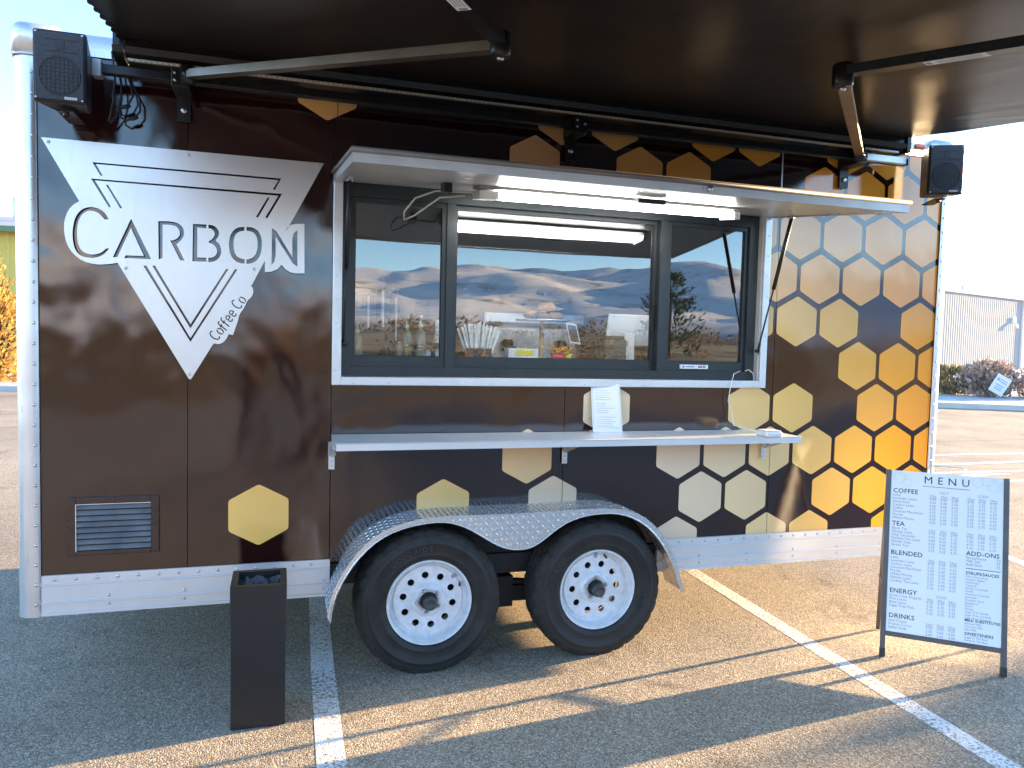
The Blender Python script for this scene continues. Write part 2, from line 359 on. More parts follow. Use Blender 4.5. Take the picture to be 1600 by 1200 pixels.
LEDBEAD = simple('clear_led_strip', (.55, .54, .50), .3, .2, .3, 200)
PRINTK = simple('black_print', (.02, .022, .03), .6); PRINTG = simple('grey_print', (.27, .30, .35), .6); PAPER = simple('white_paper', (.78, .79, .80), .55, 0, .03, spec=.3)
BOARDW = simple('white_menu_sheet', (.86, .87, .88), .35, 0, .02, 3, spec=.5); HEXLINE = simple('faint_grey_print', (.62, .66, .71), .4)
ACRYL = simple('clear_acrylic', (.70, .72, .73), .12, 0, .04)
DARKCUT = simple('dark_brown_strokes', (.035, .018, .016), .2, coat=.4)
BAG = simple('black_bin_bag', (.02, .022, .028), .18, 0, .3, 20)
AMBER = simple('amber_lens', (.85, .16, .02), .2, coat=.6)
PINEM = mk_leaf('pine_needles', [(.018, .035, .016), (.04, .07, .03), (.07, .10, .045)]); BARK = simple('tree_bark', (.10, .075, .055), .9, 0, .4, 9, bmp=.4)
DRYM = mk_leaf('dry_golden_shrub', [(.30, .17, .045), (.48, .30, .08), (.62, .42, .12), (.26, .18, .08)], trans=.4)
TWIGM = mk_leaf('dormant_pinkish_twigs', [(.30, .20, .16), (.50, .37, .30), (.60, .48, .40), (.24, .16, .13)], trans=.1)
OLIVEM = mk_leaf('olive_dormant_foliage', [(.13, .11, .05), (.24, .20, .09), (.34, .27, .13)], trans=.2)
SAGEM = mk_leaf('brown_sagebrush', [(.12, .085, .05), (.26, .18, .09), (.40, .27, .12), (.16, .14, .09)], trans=.25)
HILLM = mk_hills()
SKIN = simple('skin', (.50, .32, .24), .5); CLOTHD = simple('dark_jacket_cloth', (.018, .018, .022), .85, 0, .2, 40); JEANS = simple('dark_jeans', (.025, .03, .05), .85, 0, .2, 40); HAIR = simple('dark_hair', (.03, .02, .015), .5, 0, .3, 60)


# ================================================================ SETTING
tag(build(MB().quad((-3500,-3500,0),(3500,-3500,0),(3500,3500,0),(-3500,3500,0)), 'parking_lot_ground', ASPH, origin=(0,0,0)), kind='structure')
def strip(name, pts, wd, z=.0009, mat=LINE):
    mb = MB(); L_, R_ = [], []
    for i, p in enumerate(pts):
        a = Vector(pts[max(i-1, 0)]); b = Vector(pts[min(i+1, len(pts)-1)]); t = (b-a).normalized(); n_ = Vector((-t.y, t.x))*wd/2
        p = Vector(p); L_.append((p.x+n_.x, p.y+n_.y, z)); R_.append((p.x-n_.x, p.y-n_.y, z))
    mb.sheet(L_, R_); return tag(build(mb, name, mat), kind='structure')
strip('parking_line', [(-.006+.055, -3.0), (.055+.036, 0), (.185, 3.6)], .108)
strip('parking_line', [(2.50, -3.2), (2.635, 0), (2.78, 3.2)], .104)
strip('parking_line', [(5.05, -.6), (5.3, .62), (5.9, 3.8)], .10)
strip('parking_line', [(7.9, 5.60), (12.5, 5.47), (20, 5.3)], .10)
strip('parking_line', [(6.2, 3.52), (8.1, 3.5), (14, 3.4)], .10)
strip('parking_line', [(6.5, 4.2), (9.6, 4.12), (16, 4.0)], .09)
strip('pavement_crack', [(8.5, 6.95), (10.2, 6.91), (11.6, 6.96), (13.2, 6.95), (17, 7.1)], .03, .002, CHASSIS)
for k, (x0, x1, yc, hw) in enumerate([(8.6, 11.6, 4.75, .10), (7.2, 9.2, 3.9, .06), (9.3, 13.5, 3.78, .10), (10.6, 14, 4.85, .16)]):
    mb = MB(); A, B = [], []
    for i in range(19):
        u_ = i/18; x = x0+(x1-x0)*u_; e_ = math.sin(math.pi*u_)**.5*hw*(.5+noise.noise((x*1.7, k*9.1, 0))**2*2.4+.25*random.random())
        yy = yc+.08*noise.noise((x*.8, k*3.3, 2)); A.append((x, yy-e_, .004)); B.append((x, yy+e_, .004))
    mb.sheet(A, B); tag(build(mb, 'snow_streak', SNOW), kind='structure')

def kerb(name, pts, wd, h=.14, mat=CONC, backfill=0, bmat=MULCH):
    mb = MB(); n = len(pts); off = []
    for i, p in enumerate(pts):
        a = Vector(pts[max(i-1, 0)]); b = Vector(pts[min(i+1, n-1)]); t = (b-a).normalized(); off.append(Vector((-t.y, t.x)))
    P = [Vector(p) for p in pts]
    ring = lambda d, z: [(p.x+o_.x*d, p.y+o_.y*d, z) for p, o_ in zip(P, off)]
    mb.sheet(ring(0, 0), ring(.02, h-.02)).sheet(ring(.02, h-.02), ring(.05, h)).sheet(ring(.05, h), ring(wd, h)).sheet(ring(wd, h), ring(wd, 0))
    tag(build(mb, name, mat), kind='structure')
    if backfill:
        g = MB(); rows = [ring(wd+backfill*k/6, h-.02+.10*noise.noise((k*.7, 3, 1))*(k > 0)) for k in range(7)]
        for a, b in zip(rows, rows[1:]): g.sheet(a, b, True)
        tag(build(g, 'planting_bed', bmat), kind='structure')
kerb('kerb', [(19.94+2*7.5, 12.45-1.1*7.5), (19.94+2*2, 12.45-1.03*2), (19.94, 12.446), (18.06, 13.479), (14.3, 15.6), (8, 19.0), (2, 21.5)][::-1], .9, .15, simple('frosted_kerb_concrete', (.60,.55,.48), .85, 0, .12, 2, bmp=.15, bscale=20), 0)
tag(build(MB().sheet([(35.3, 5.5, .13), (24.4, 11.3, .13), (20.4, 13.3, .13), (18.5, 14.3, .13), (14.8, 16.4, .13), (8.4, 19.8, .13), (2.3, 22.4, .13)],
    [(42, 16, .14), (31, 22, .14), (27, 24, .14), (25, 25, .14), (21, 27, .14), (14, 30, .14), (6, 33, .14)]), 'planting_bed', MULCH), kind='structure')
tag(build(MB().quad((30, 25, .02), (140, 5, .02), (140, 60, .02), (30, 80, .02)), 'snowy_field', SNOW), kind='structure')
kerb('kerb', [(4, 19.0), (-2, 18.6), (-6.9, 18.45), (-14, 18.2), (-30, 17.8)][::-1], .35, .15, CONC, 9, MULCH)

def ribbed_wall(mb, a, b, z0, z1, pitch=.3, depth=.04):
    a, b = Vector(a), Vector(b); L_ = (b-a).length; t = (b-a)/L_; n_ = Vector((t.y, -t.x)); k = int(L_/pitch); lo, hi = [], []
    for i in range(k+1):
        for s_, d in ((0, 0), (.55, 0), (.66, depth), (.88, depth), (1., 0)):
            p = a+t*min((i+s_)*pitch, L_)+n_*d; lo.append((p.x, p.y, z0)); hi.append((p.x, p.y, z1))
    mb.sheet(lo, hi)
# pale metal warehouse on the right
bd = empty('metal_warehouse', (62, 53, 0), 'pale grey ribbed metal warehouse beyond the snowy field on the right', 'building')
A_, B_, C_ = (40, 44.8), (72.2, 55.2), (79, 84)
mb = MB(); ribbed_wall(mb, A_, B_, 0, 7.15, .42, .03); build(mb, 'front_wall', SIDING, bd)
mb = MB(); ribbed_wall(mb, B_, C_, 0, 7.15, .42, .03); build(mb, 'side_wall', SIDING, bd)
mb = MB(); mb.add([(40,44.8,7.0),(72.2,55.2,7.0),(79,84,7.0),(46.8,73.6,7.0),(59.6,64.4,9.2)], [(0,1,4),(1,2,4),(2,3,4),(3,0,4)]); build(mb, 'roof', GREYT, bd)
mb = MB(); mb.bar((39.9,44.7,7.2), (72.4,55.1,7.2), .3, .28).bar((72.4,55.1,7.2), (79.2,84,7.2), .3, .28); build(mb, 'eave_trim', GREYT, bd)
mb = MB(); mb.bar((72.25,55.1,0), (72.25,55.1,7.05), .35, .35, (0,1,0)); build(mb, 'corner_trim', WHITE, bd)
mb = MB(); c = Vector((70.2, 54.45, 5.0)); mb.obox(c, (.18,.06,0), (.05,-.15,0), (0,0,.28)); mb.tube([c+Vector((0,-.15,-.2)), c+Vector((.05,-.35,-.5)), c+Vector((.1,-.4,-.8))], .12); build(mb, 'wall_lamp', WHITE, bd)
build(MB().bar((60,51.3,7.3), (60,51.3,7.9), .12, .12, (0,1,0)), 'vent_pipe', GREYT, bd)
# yellow building on the left
yb = empty('yellow_building', (-14, 48, 0), 'yellow building with green eave behind the golden hedge at left', 'building')
mb = MB(); ribbed_wall(mb, (-34, 46), (-8, 44), 0, 7.0, .6, .05); build(mb, 'front_wall', YWALL, yb)
mb = MB(); mb.add([(-34,46,0),(-8,44,0),(-7,62,0),(-33,64,0),(-34,46,7),(-8,44,7),(-7,62,7),(-33,64,7)], [(1,2,6,5),(2,3,7,6),(3,0,4,7)]); build(mb, 'side_wall', YWALL, yb)
mb = MB(); mb.add([(-34.5,45.4,7.0),(-7.6,43.4,7.0),(-6.6,62.5,7.0),(-33.4,64.5,7.0),(-34.5,54.5,8.9),(-7.2,53,8.9)], [(0,1,5,4),(2,3,4,5),(1,2,5),(3,0,4)]); build(mb, 'roof', GREYT, yb)
mb = MB(); mb.bar((-34.5,45.3,7.0), (-7.5,43.3,7.0), .2, .3); build(mb, 'eave_trim', TRIM, yb)
mb = MB().tube([(-15.5,50,8.0),(-15.5,50,9.6)], .25, 10); build(mb, 'roof_vent', WHITE, yb)

def shrub_mesh(rx, ry, h, n, leaf=(.05, .12), twig=60, upright=.5, seed=1, base=.0):
    rnd = random.Random(seed); mb = MB(); tw = MB()
    for i in range(twig):
        a = rnd.random()*6.283; rr = math.sqrt(rnd.random()); top = Vector((math.cos(a)*rr*rx, math.sin(a)*rr*ry, h*(.55+.5*rnd.random())*(1.05-.45*rr*rr)))
        mid = top*.5+Vector((rnd.uniform(-.1,.1)*rx, rnd.uniform(-.1,.1)*ry, h*.06)); b = Vector((top.x*.25, top.y*.25, 0))
        tw.tube([b, mid, top], [.012*h, .008*h, .003*h], 3, False, False)
    for i in range(n):
        a = rnd.random()*6.283; rr = rnd.random()**.4; hz = rnd.random()
        lump = 1+.30*noise.noise((math.cos(a)*2.1+seed, math.sin(a)*2.1, hz*3))
        prof = math.sqrt(max(.02, 1-(max(0, hz-.35)/.68)**2))*(.75+.25*min(1, hz*4))
        p = Vector((math.cos(a)*rr*rx*lump*prof, math.sin(a)*rr*ry*lump*prof, base+h*hz*lump*.97))
        L_ = rnd.uniform(*leaf); d = Vector((math.cos(a)*.8+rnd.uniform(-.6,.6), math.sin(a)*.8+rnd.uniform(-.6,.6), upright*2*rnd.random()+.1)).normalized(); s_ = d.cross(Vector((rnd.random()-.5, rnd.random()-.5, rnd.random()))).normalized()*L_*rnd.uniform(.12,.3)
        mb.add([p-s_*.3, p+d*L_*.5-s_, p+d*L_, p+d*L_*.5+s_], [(0,1,2,3)])
    return mb, tw
def shrub(name, loc, rx, ry, h, n, lm, tm, label, cat='shrub', group=None, **k):
    e_ = empty(name, loc, label, cat, group)
    mb, tw = shrub_mesh(rx, ry, h, n, **k); L_ = Vector(loc)
    for q in (mb, tw): q.v = [v+L_ for v in q.v]
    build(mb, 'foliage', lm, e_, recalc=False); build(tw, 'stems', tm, e_, recalc=False); return e_
shrub('dry_shrub', (22.35, 17.2, .12), .75, .6, .95, 1500, OLIVEM, TWIGM, 'low clipped olive shrub right beside the trailer corner at the kerb', leaf=(.08,.2), twig=160, upright=1.2, seed=3)
shrub('dry_shrub', (22.9, 16.2, .12), 1.05, .8, 1.15, 2000, TWIGM, TWIGM, 'pinkish leafless shrub behind the tilted white yard sign', leaf=(.08,.24), twig=420, upright=1.2, seed=5)
shrub('dry_shrub', (24.9, 15.6, .12), 1.15, .8, 1.08, 2000, TWIGM, TWIGM, 'brown twiggy shrub at the right edge behind the kerb', leaf=(.08,.22), twig=380, upright=1.1, seed=8)
shrub('golden_shrub', (-7.9, 20.6, .1), 1.1, 1.0, 3.15, 6000, DRYM, BARK, 'tall golden shrub close to the trailer at the left edge', leaf=(.08,.2), twig=60, seed=11)
shrub('golden_shrub', (-10.0, 21.2, .1), 1.2, 1.0, 2.9, 4500, DRYM, BARK, 'golden shrub farther left in the kerb bed', leaf=(.08,.2), twig=50, seed=12)
# unseen shrub added towards the sun, standing in for whatever throws the soft shadow
shrub('shadow_shrub', (21.0, 1.05, .0), 1.6, .75, 2.4, 5000, OLIVEM, BARK, 'unseen stand-in shrub far right of the menu board, added to throw the soft shadow on the asphalt', leaf=(.12,.3), twig=60, seed=21)
sd_ = empty('shade_shed', (29.5, -4.2, 0), 'unseen low metal shed added on the sunny side of the lot to shade the ground behind the photographer', 'building')  # unseen shed, added only to shade the ground mirrored in the wall
for nm_, a_, b_ in (('side_wall', (28, 1.2), (28, -9.2)), ('side_wall', (33, -9.2), (33, 1.2)), ('gable_wall', (28, -9.2), (33, -9.2)), ('gable_wall', (33, 1.2), (28, 1.2))):
    mb = MB(); ribbed_wall(mb, a_, b_, 0, 3.75, .5, .03); build(mb, nm_, GREYT, sd_)
build(MB().add([(27.7,-9.5,3.7),(33.3,-9.5,3.7),(33.3,1.5,3.7),(27.7,1.5,3.7),(30.5,-9.5,4.1),(30.5,1.5,4.1)], [(0,4,5,3),(1,2,5,4),(0,1,4),(2,3,5)]), 'roof', GREYT, sd_)
build(MB().box((27.9,-5.5,0.01),(27.98,-3.0,2.6)), 'roller_door', WHITE, sd_)
# yard sign
ys = empty('yard_sign', (22.9, 15.3, .13), 'small white yard sign tilted on a stake at the kerb', 'sign')
sc_ = aty(1562.5, 601.5, 15.25); dr = Vector((.70,-.3,0)).normalized(); ex = (dr*.866-Vector((0,0,.5))).normalized(); ez = ex.cross(Vector((.35,.94,0)).normalized()); ez = ez if ez.z > 0 else -ez
nrm = ex.cross(ez).normalized(); nrm = nrm if nrm.y < 0 else -nrm
mb = MB().obox(sc_, ex*.24, ez*.31, nrm*.004); build(mb, 'panel', PAPER, ys)
mb = MB().tube([sc_-ez*.30, Vector((23.05, 15.3, .1))], .012, 6); build(mb, 'stake', WHITE, ys)
mb = MB()
for k, (o_, L_) in enumerate([(.17,.11),(.10,.13),(-.02,.14),(-.09,.12),(-.16,.13)]): mb.obox(sc_+ez*o_+ex*(.05 if k < 2 else 0)+nrm*.006, ex*L_, ez*.018, nrm*.001)
mb.lathe([(0,0),(.055,0)], (0,0,0), 'z', 12) if False else mb.obox(sc_+ez*.14-ex*.14+nrm*.006, ex*.05, ez*.05, nrm*.001)
build(mb, 'lettering', simple('pale_blue_print', (.35,.45,.60), .6), ys)

# --- the country behind the camera, seen in the glass and the gloss
def hillh(th, d):
    e_ = .30*math.sin(th*2.1+.6)+.22*math.sin(th*5.3+2.)+.16*math.sin(th*9.7+.4)
    el = (5.6+1.5*e_)*min(1, max(0, (d-260)/1500))**1.15
    x, y = math.sin(th)*d, math.cos(th)*d
    rg = 1-abs(noise.noise((x*.0021, y*.0021, 4)))*1.3
    f = noise.fractal((x*.0042, y*.0042, 1.3), 1.1, 2.1, 4)
    return d*math.tan(R(max(0, el*(.62+.38*rg))))+f*min(26, max(0, (d-260)*.03))
mb = MB(); NT, ND = 260, 70
for j in range(ND):
    d = 220*(2900/220)**(j/(ND-1))
    for i in range(NT):
        th = R(95)+R(170)*i/(NT-1); mb.v.append(Vector((math.sin(th)*d, math.cos(th)*d, hillh(th, d)-.3 if j < ND-1 else -5)))
for j in range(ND-1):
    for i in range(NT-1): mb.f.append([j*NT+i, j*NT+i+1, (j+1)*NT+i+1, (j+1)*NT+i]); mb.sm.append(True)
tag(build(mb, 'hills', HILLM, origin=(0,0,0), recalc=True), kind='structure')
# sagebrush bank across the lot
mb = MB(); rows = []
for k in range(9):
    yy = -15-k*5.; rows.append([(x, yy+.8*noise.noise((x*.1, k, 0)), (0, .5, 1.2, 1.7, 1.9, 1.8, 1.3, .6, 0)[k]+.15*noise.noise((x*.13, k*.6, 5))*(0 < k < 8)) for x in [-90+6*i for i in range(40)]])
for a, b in zip(rows, rows[1:]): mb.sheet(a, b, True)
tag(build(mb, 'sagebrush_bank', simple('dry_grass_soil', (.27, .20, .11), .95, 0, .35, .6, bmp=.3, bscale=4)), kind='structure')
mb = MB(); rnd = random.Random(5); proto = [shrub_mesh(.95, .95, .85, 240, leaf=(.10,.26), twig=0, upright=.4, seed=40+k)[0] for k in range(4)]
for i in range(760):
    x = rnd.uniform(-60, 95); y = rnd.uniform(-52, -17); zb = max(0, 1.9-abs(y+35)*.095); pr = proto[i % 4]; s_ = rnd.uniform(.55, 1.15); a = rnd.random()*6.28; ca, sa = math.cos(a)*s_, math.sin(a)*s_
    mb.add([(x+v.x*ca-v.y*sa, y+v.x*sa+v.y*ca, zb-.1+v.z*s_) for v in pr.v], pr.f)
tag(build(mb, 'sagebrush', SAGEM, recalc=False), 'brown dry sagebrush covering the bank across the parking lot', 'sagebrush', kind='stuff')
def pine(loc, h, rad, label, seed):
    rnd = random.Random(seed); e_ = empty('pine_tree', loc, label, 'tree', 'pines across the parking lot'); L_ = Vector(loc)
    build(MB().tube([L_, L_+Vector((.05,.02,h*.5)), L_+Vector((0,0,h*.97))], [h*.025, h*.017, h*.004], 8), 'trunk', BARK, e_)
    nb = MB()
    for k in range(int(h*26)):
        z = h*(.10+.88*rnd.random()); a = rnd.random()*6.283; ln = rad*(1-(z/h))**.75*(.6+.5*rnd.random())+.12; d = Vector((math.cos(a), math.sin(a), .35+.3*rnd.random()))
        for q in range(16):
            u_ = .25+.75*rnd.random(); p = L_+Vector((0,0,z))+d*ln*u_+Vector((rnd.uniform(-.1,.1), rnd.uniform(-.1,.1), rnd.uniform(-.08,.1)))
            dd = (d+Vector((rnd.uniform(-.8,.8), rnd.uniform(-.8,.8), rnd.uniform(-.2,.8)))).normalized(); s_ = dd.cross(Vector((rnd.random()-.5, rnd.random()-.5, rnd.random()))).normalized()*rnd.uniform(.018,.04); ll = rnd.uniform(.14,.30)
            nb.add([p-s_*.4, p+dd*ll*.5-s_, p+dd*ll, p+dd*ll*.5+s_], [(0,1,2,3)])
    build(nb, 'crown', PINEM, e_, recalc=False)
pine((14.3, -22.5, .7), 3.5, 1.35, 'pine reflected at the right end of the serving window', 61)
pine((-17, -30, .8), 3.6, 1.3, 'pine across the lot to the left of the serving window', 62)

# ================================================================ TRAILER
XL, XR, XPL, XPR = -1.181, 3.745, -1.086, 3.662
ZB, ZP, ZT, DEP = .358, .517, 2.745, 2.13
T = empty('concession_trailer', (1.28, 1.06, 0), 'dark brown enclosed coffee trailer with gold honeycomb hexagons, serving window and tandem wheels', 'trailer')
WX0, WX1, WZ0, WZ1 = .116, 2.479, 1.360, 2.368        # window trim, outer
ARCH_ = [(.16,.517),(.185,.60),(.25,.68),(.36,.728),(.50,.742),(1.50,.742),(1.64,.715),(1.73,.65),(1.775,.58),(1.79,.517)]
FY = -.205
def tr(p): q = aty(500+p[0]/2.6667, 760+p[1]/2.6667, FY); return (q.x, q.z)
upc = [(30,545),(36,500),(54,440),(88,372),(140,295),(202,228),(272,182),(350,152),(430,134),(520,124),(650,120),(850,112),(1000,102),(1100,94),(1200,91),(1275,97),(1345,122),(1402,168),(1446,228),(1480,300),(1503,375),(1514,436)]
loc_ = [(42,574),(50,512),(66,455),(100,386),(150,312),(213,247),(282,200),(360,170),(430,155),(500,147),(560,153),(620,175),(680,210),(730,240),(775,258),(820,264),(865,259),(905,241),(940,215),(985,178),(1035,146),(1095,124),(1160,113),(1230,111),(1290,124),(1350,155),(1400,203),(1440,262),(1472,332),(1494,400),(1506,440)]
UP = smooth_ring([tr(p) for p in upc], 1, False); LO = smooth_ring([tr(p) for p in loc_], 1, False)
_ar = [(x+(.98-x)*.035, z-.016) for x, z in UP if z-.016 > ZP+.01]
ARCH = [(_ar[0][0]-.006, ZP)]+[p for p in _ar if p[0] < 1.20]+[p for p in _ar if p[0] > 1.36]+[(_ar[-1][0]+.006, ZP)]
ARL = [p for p in ARCH if p[0] < 1.20]; ARR = [p for p in ARCH if p[0] > 1.36]; ZAR = ARL[-1][1]
g = .0016
seams = [XPL, -.507, .131, 1.290, 2.540, XPR]
def panel(pts): build(MB().prism(pts, 0, .012), 'wall_panel', VINYL, T)
panel([(seams[0],ZP),(seams[1]-g,ZP),(seams[1]-g,ZT),(seams[0],ZT)])
panel([(seams[1]+g,ZP),(WX0-.002,ZP),(WX0-.002,ZT),(seams[1]+g,ZT)])
panel([(WX0+.002,WZ1-.02),(seams[3]-g,WZ1-.02),(seams[3]-g,ZT),(WX0+.002,ZT)])
panel([(seams[3]+g,WZ1-.02),(WX1-.03,WZ1-.02),(WX1-.03,WZ0+.02),(WX1-.03,WZ1-.02)][:2]+[(seams[4]-g,WZ1-.02),(seams[4]-g,ZT),(seams[3]+g,ZT)])
panel([(WX0+.002,ZP)]+ARL+[(seams[3]-g,ZAR),(seams[3]-g,WZ0+.02),(WX0+.002,WZ0+.02)])
panel([(seams[3]+g,ZAR)]+ARR+[(seams[4]-g,ZP),(seams[4]-g,WZ1-.022),(WX1-.03,WZ1-.022),(WX1-.03,WZ0+.02),(seams[3]+g,WZ0+.02)])
panel([(seams[4]+g,ZP),(seams[5],ZP),(seams[5],ZT),(seams[4]+g,ZT)])
# hexagon decals on one lattice
LX, LZ, PX, PZ, HT = 2.3916, 1.2473, .28836, .24511, .1427
HW = .1318
def clip(poly, nx, nz, d):
    out = []
    for i in range(len(poly)):
        a, b = poly[i], poly[(i+1) % len(poly)]; da = a[0]*nx+a[1]*nz-d; db = b[0]*nx+b[1]*nz-d
        if da >= 0: out.append(a)
        if (da >= 0) != (db >= 0):
            s_ = da/(da-db); out.append((a[0]+(b[0]-a[0])*s_, a[1]+(b[1]-a[1])*s_))
    return out
def hexring(cx, cz):
    vs = [(0,HT),(-HW,HT*.5),(-HW,-HT*.5),(0,-HT),(HW,-HT*.5),(HW,HT*.5)]; out = []; rr = .022
    for i, p in enumerate(vs):
        a, b = Vector(vs[i-1]), Vector(vs[(i+1) % 6]); p = Vector(p); d1 = (a-p).normalized(); d2 = (b-p).normalized(); L_ = rr*.58
        for s_ in (0, .25, .5, .75, 1): q = (p+d1*L_)*(1-s_)**2+p*2*s_*(1-s_)+(p+d2*L_)*s_**2; out.append((cx+q.x, cz+q.y))
    return out
CREAM, PALE, YEL, GOLD, ORNG, DORNG = (.80,.68,.47), (.76,.70,.55), (.80,.57,.17), (.78,.48,.10), (.80,.40,.05), (.74,.31,.03)
def hexcol(c, r):
    x = c
    if r == 2 and c == -9: return (.88,.60,.19)
    if r == 2 and c == -6: return (.82,.62,.27)
    if r == 1 and c == -4.5: return (.80,.62,.36)
    if c <= -8: return (.84,.60,.28)
    if r <= -5:
        st = [(-5,(.86,.68,.46)),(-3.5,(.86,.64,.36)),(-2.5,(.86,.60,.20)),(-1,(.88,.50,.09)),(1,(.86,.44,.07)),(5,(.84,.38,.05))]  # print colours lifted here to make up for the awning's shade
    elif r <= -3:
        st = [(-5,(.80,.60,.34)),(0,(.86,.60,.27)),(1.5,(.86,.56,.22)),(2.6,(.86,.50,.17)),(3.5,(.85,.44,.12)),(5,(.82,.36,.06))]  # orange print shifted to peach, pale sky reflection mixed into the colour
    elif r >= 1:
        st = [(-5,(.72,.62,.48)),(-1.5,(.80,.74,.60)),(-.5,(.80,.72,.52)),(.5,(.80,.66,.36)),(1.7,(.80,.58,.18)),(2.6,(.82,.50,.08)),(3.5,(.84,.43,.03)),(5,(.80,.36,.02))]
    else:
        st = [(-5,(.70,.65,.52)),(-3,(.70,.68,.55)),(0,(.80,.64,.30)),(1.5,(.80,.58,.18)),(2.6,(.80,.50,.12)),(3.5,(.80,.42,.06)),(5,(.76,.33,.03))]
    for (a, ca), (b, cb) in zip(st, st[1:]):
        if x <= b: u_ = max(0, (x-a)/(b-a)); return tuple(p*(1-u_)+q*u_ for p, q in zip(ca, cb))
    return st[-1][1]
CELLS = {-6:[-8,-4,-3,-1,0,2,3,4], -5:[-4.5,-2.5,-1.5,1.5,2.5,3.5,4.5], -4:[0,1,2,3,4], -3:[.5,1.5,2.5,3.5,4.5], -2:[0,1,2,4], -1:[-4.5,-3.5,-1.5,-.5,2.5,3.5,4.5],
         0:[-3,0,1,3,4], 1:[-4.5,-1.5,-.5,.5,1.5,2.5,3.5,4.5], 2:[-9,-6,-4,-1,0,2,3,4], 3:[-1.5,.5,1.5,3.5]}
for r_, cs in CELLS.items():
    for c_ in cs:
        cx, cz = LX+c_*PX, LZ-r_*PZ
        pl = hexring(cx, cz); pl = clip(pl, -1, 0, -(XPR-.001)); pl = clip(pl, 0, 1, ZP+.001); pl = clip(pl, 0, -1, -(ZT-.002))
        if cx-HW < WX1 and cz+HT > WZ0 and cz-HT < WZ1:          # meets the window trim
            if cz < WZ0+.05: pl = clip(pl, 0, -1, -(WZ0+.004))
            elif cz > WZ1-.05: pl = clip(pl, 0, 1, WZ1-.004)
            else: pl = clip(pl, 1, 0, WX1-.004)
        if r_ >= 2 and c_ in (-6, -4): pl = clip(pl, 0, 1, .746)
        if r_ == 3 and c_ == -1.5: pl = clip(pl, 1, 0, 1.80)
        if len(pl) < 3: continue
        # split where a panel seam crosses so that the film follows the panels
        cuts = [s_ for s_ in seams[1:5] if min(p[0] for p in pl)+.004 < s_ < max(p[0] for p in pl)-.004]
        mb = MB()
        pieces = [pl]
        for s_ in cuts: pieces = [q for p_ in pieces for q in (clip(p_, -1, 0, -(s_-g)), clip(p_, 1, 0, s_+g)) if len(q) > 2]
        for p_ in pieces: mb.prism(p_, -.0008, .004)
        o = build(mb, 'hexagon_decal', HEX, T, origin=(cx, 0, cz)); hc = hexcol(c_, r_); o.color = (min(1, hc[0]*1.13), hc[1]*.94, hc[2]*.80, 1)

# body shell
mb = MB()
mb.box((XL+.03, DEP-.03, ZB), (XR-.03, DEP, ZT)); build(mb, 'rear_wall', VINYL, T)
build(MB().box((XL+.002, .07, ZB), (XL+.03, DEP-.03, ZT)), 'end_wall', VINYL, T)
build(MB().box((XR-.03, .07, ZB), (XR-.002, DEP-.03, ZT)), 'end_wall', VINYL, T)
build(MB().box((XL+.04, .02, .40), (XR-.04, DEP-.035, .50)).box((XL+.2, .45, .36), (XR-.2, .52, .40)).box((XL+.2, 1.6, .36), (XR-.2, 1.67, .40)), 'floor_frame', CHASSIS, T)
build(MB().box((XL+.04, .03, 2.60), (XR-.04, DEP-.035, 2.70)), 'ceiling', DARKIN, T)
build(MB().box((XL+.04, DEP-.05, .51), (XR-.04, DEP-.033, 2.60)).box((XL+.033,.03,.51),(XL+.04,DEP-.05,2.6)).box((XR-.04,.03,.51),(XR-.033,DEP-.05,2.6)), 'interior_lining', DARKIN, T)
# roof cove: rolled edge
def cove(x0, x1, name, z0=ZT-.012, z1=2.842, rad=.075, y0=-.012, mat=ALU, y1=DEP+.012):
    pr = [(y0, z0)]+[(y0+rad-rad*math.cos(R(a)), z1-rad+rad*math.sin(R(a))) for a in range(0, 91, 15)]
    pr2 = [(y1-(p[0]-y0), p[1]) for p in pr[::-1]]
    pr = pr+pr2
    mb = MB(); mb.sheet([(x0, p[0], p[1]) for p in pr], [(x1, p[0], p[1]) for p in pr], True)
    n = len(pr); mb.add([(x0, p[0], p[1]) for p in pr], [list(range(n))]); mb.add([(x1, p[0], p[1]) for p in pr], [list(range(n))[::-1]])
    return build(mb, name, mat, T, recalc=True)
cove(-.99, 3.57, 'roof')
# corner caps: rounded castings
def corner_cap(x0, x1, sgn):
    bm = bmesh.new(); bmesh.ops.create_cube(bm, size=1); za, zb = 2.717, 2.852
    for v in bm.verts: v.co = Vector(((x0+x1)/2+v.co.x*(x1-x0), .085+v.co.y*.206, (za+zb)/2+v.co.z*(zb-za)))
    xo = x0 if sgn < 0 else x1
    ge = [e_ for e_ in bm.edges if all(v.co.z > 2.8 for v in e_.verts) or (all(abs(v.co.x-xo) < 1e-4 for v in e_.verts) and all(v.co.y < 0 for v in e_.verts))]
    bmesh.ops.bevel(bm, geom=ge, offset=.045, segments=6, affect='EDGES', profile=.5)
    o = build(MB().bm(bm, True), 'corner_cap', ALU, T)
    mb = MB(); mb.tube([(x1-.002, -.017, 2.7145), (x0+.05, -.017, 2.7145), (x0+.012, -.003, 2.7145), (x0+.001, .05, 2.7145)] if sgn < 0 else [(x0+.002, -.017, 2.7145), (x1-.05, -.017, 2.7145), (x1-.012, -.003, 2.7145), (x1-.001, .05, 2.7145)], .0055, 8); build(mb, 'bead', ALUW, o)
    return o
cl_ = corner_cap(XL-.003, -.99, -1); cr_ = corner_cap(3.57, XR+.003, 1)
mb = MB()
def Mx(x, y): p = aty(x, y, -.0185); return (p.x, -.0190, p.z)
for st in ([(24,49),(33,47),(28,57),(36,55),(33,64)], [(37,60),(41,53),(44,63)], [(46,54),(47,63),(50,62)]): ribbon(mb, st, 1.0, Mx)
build(mb, 'embossed_emblem', STEEL, cl_)
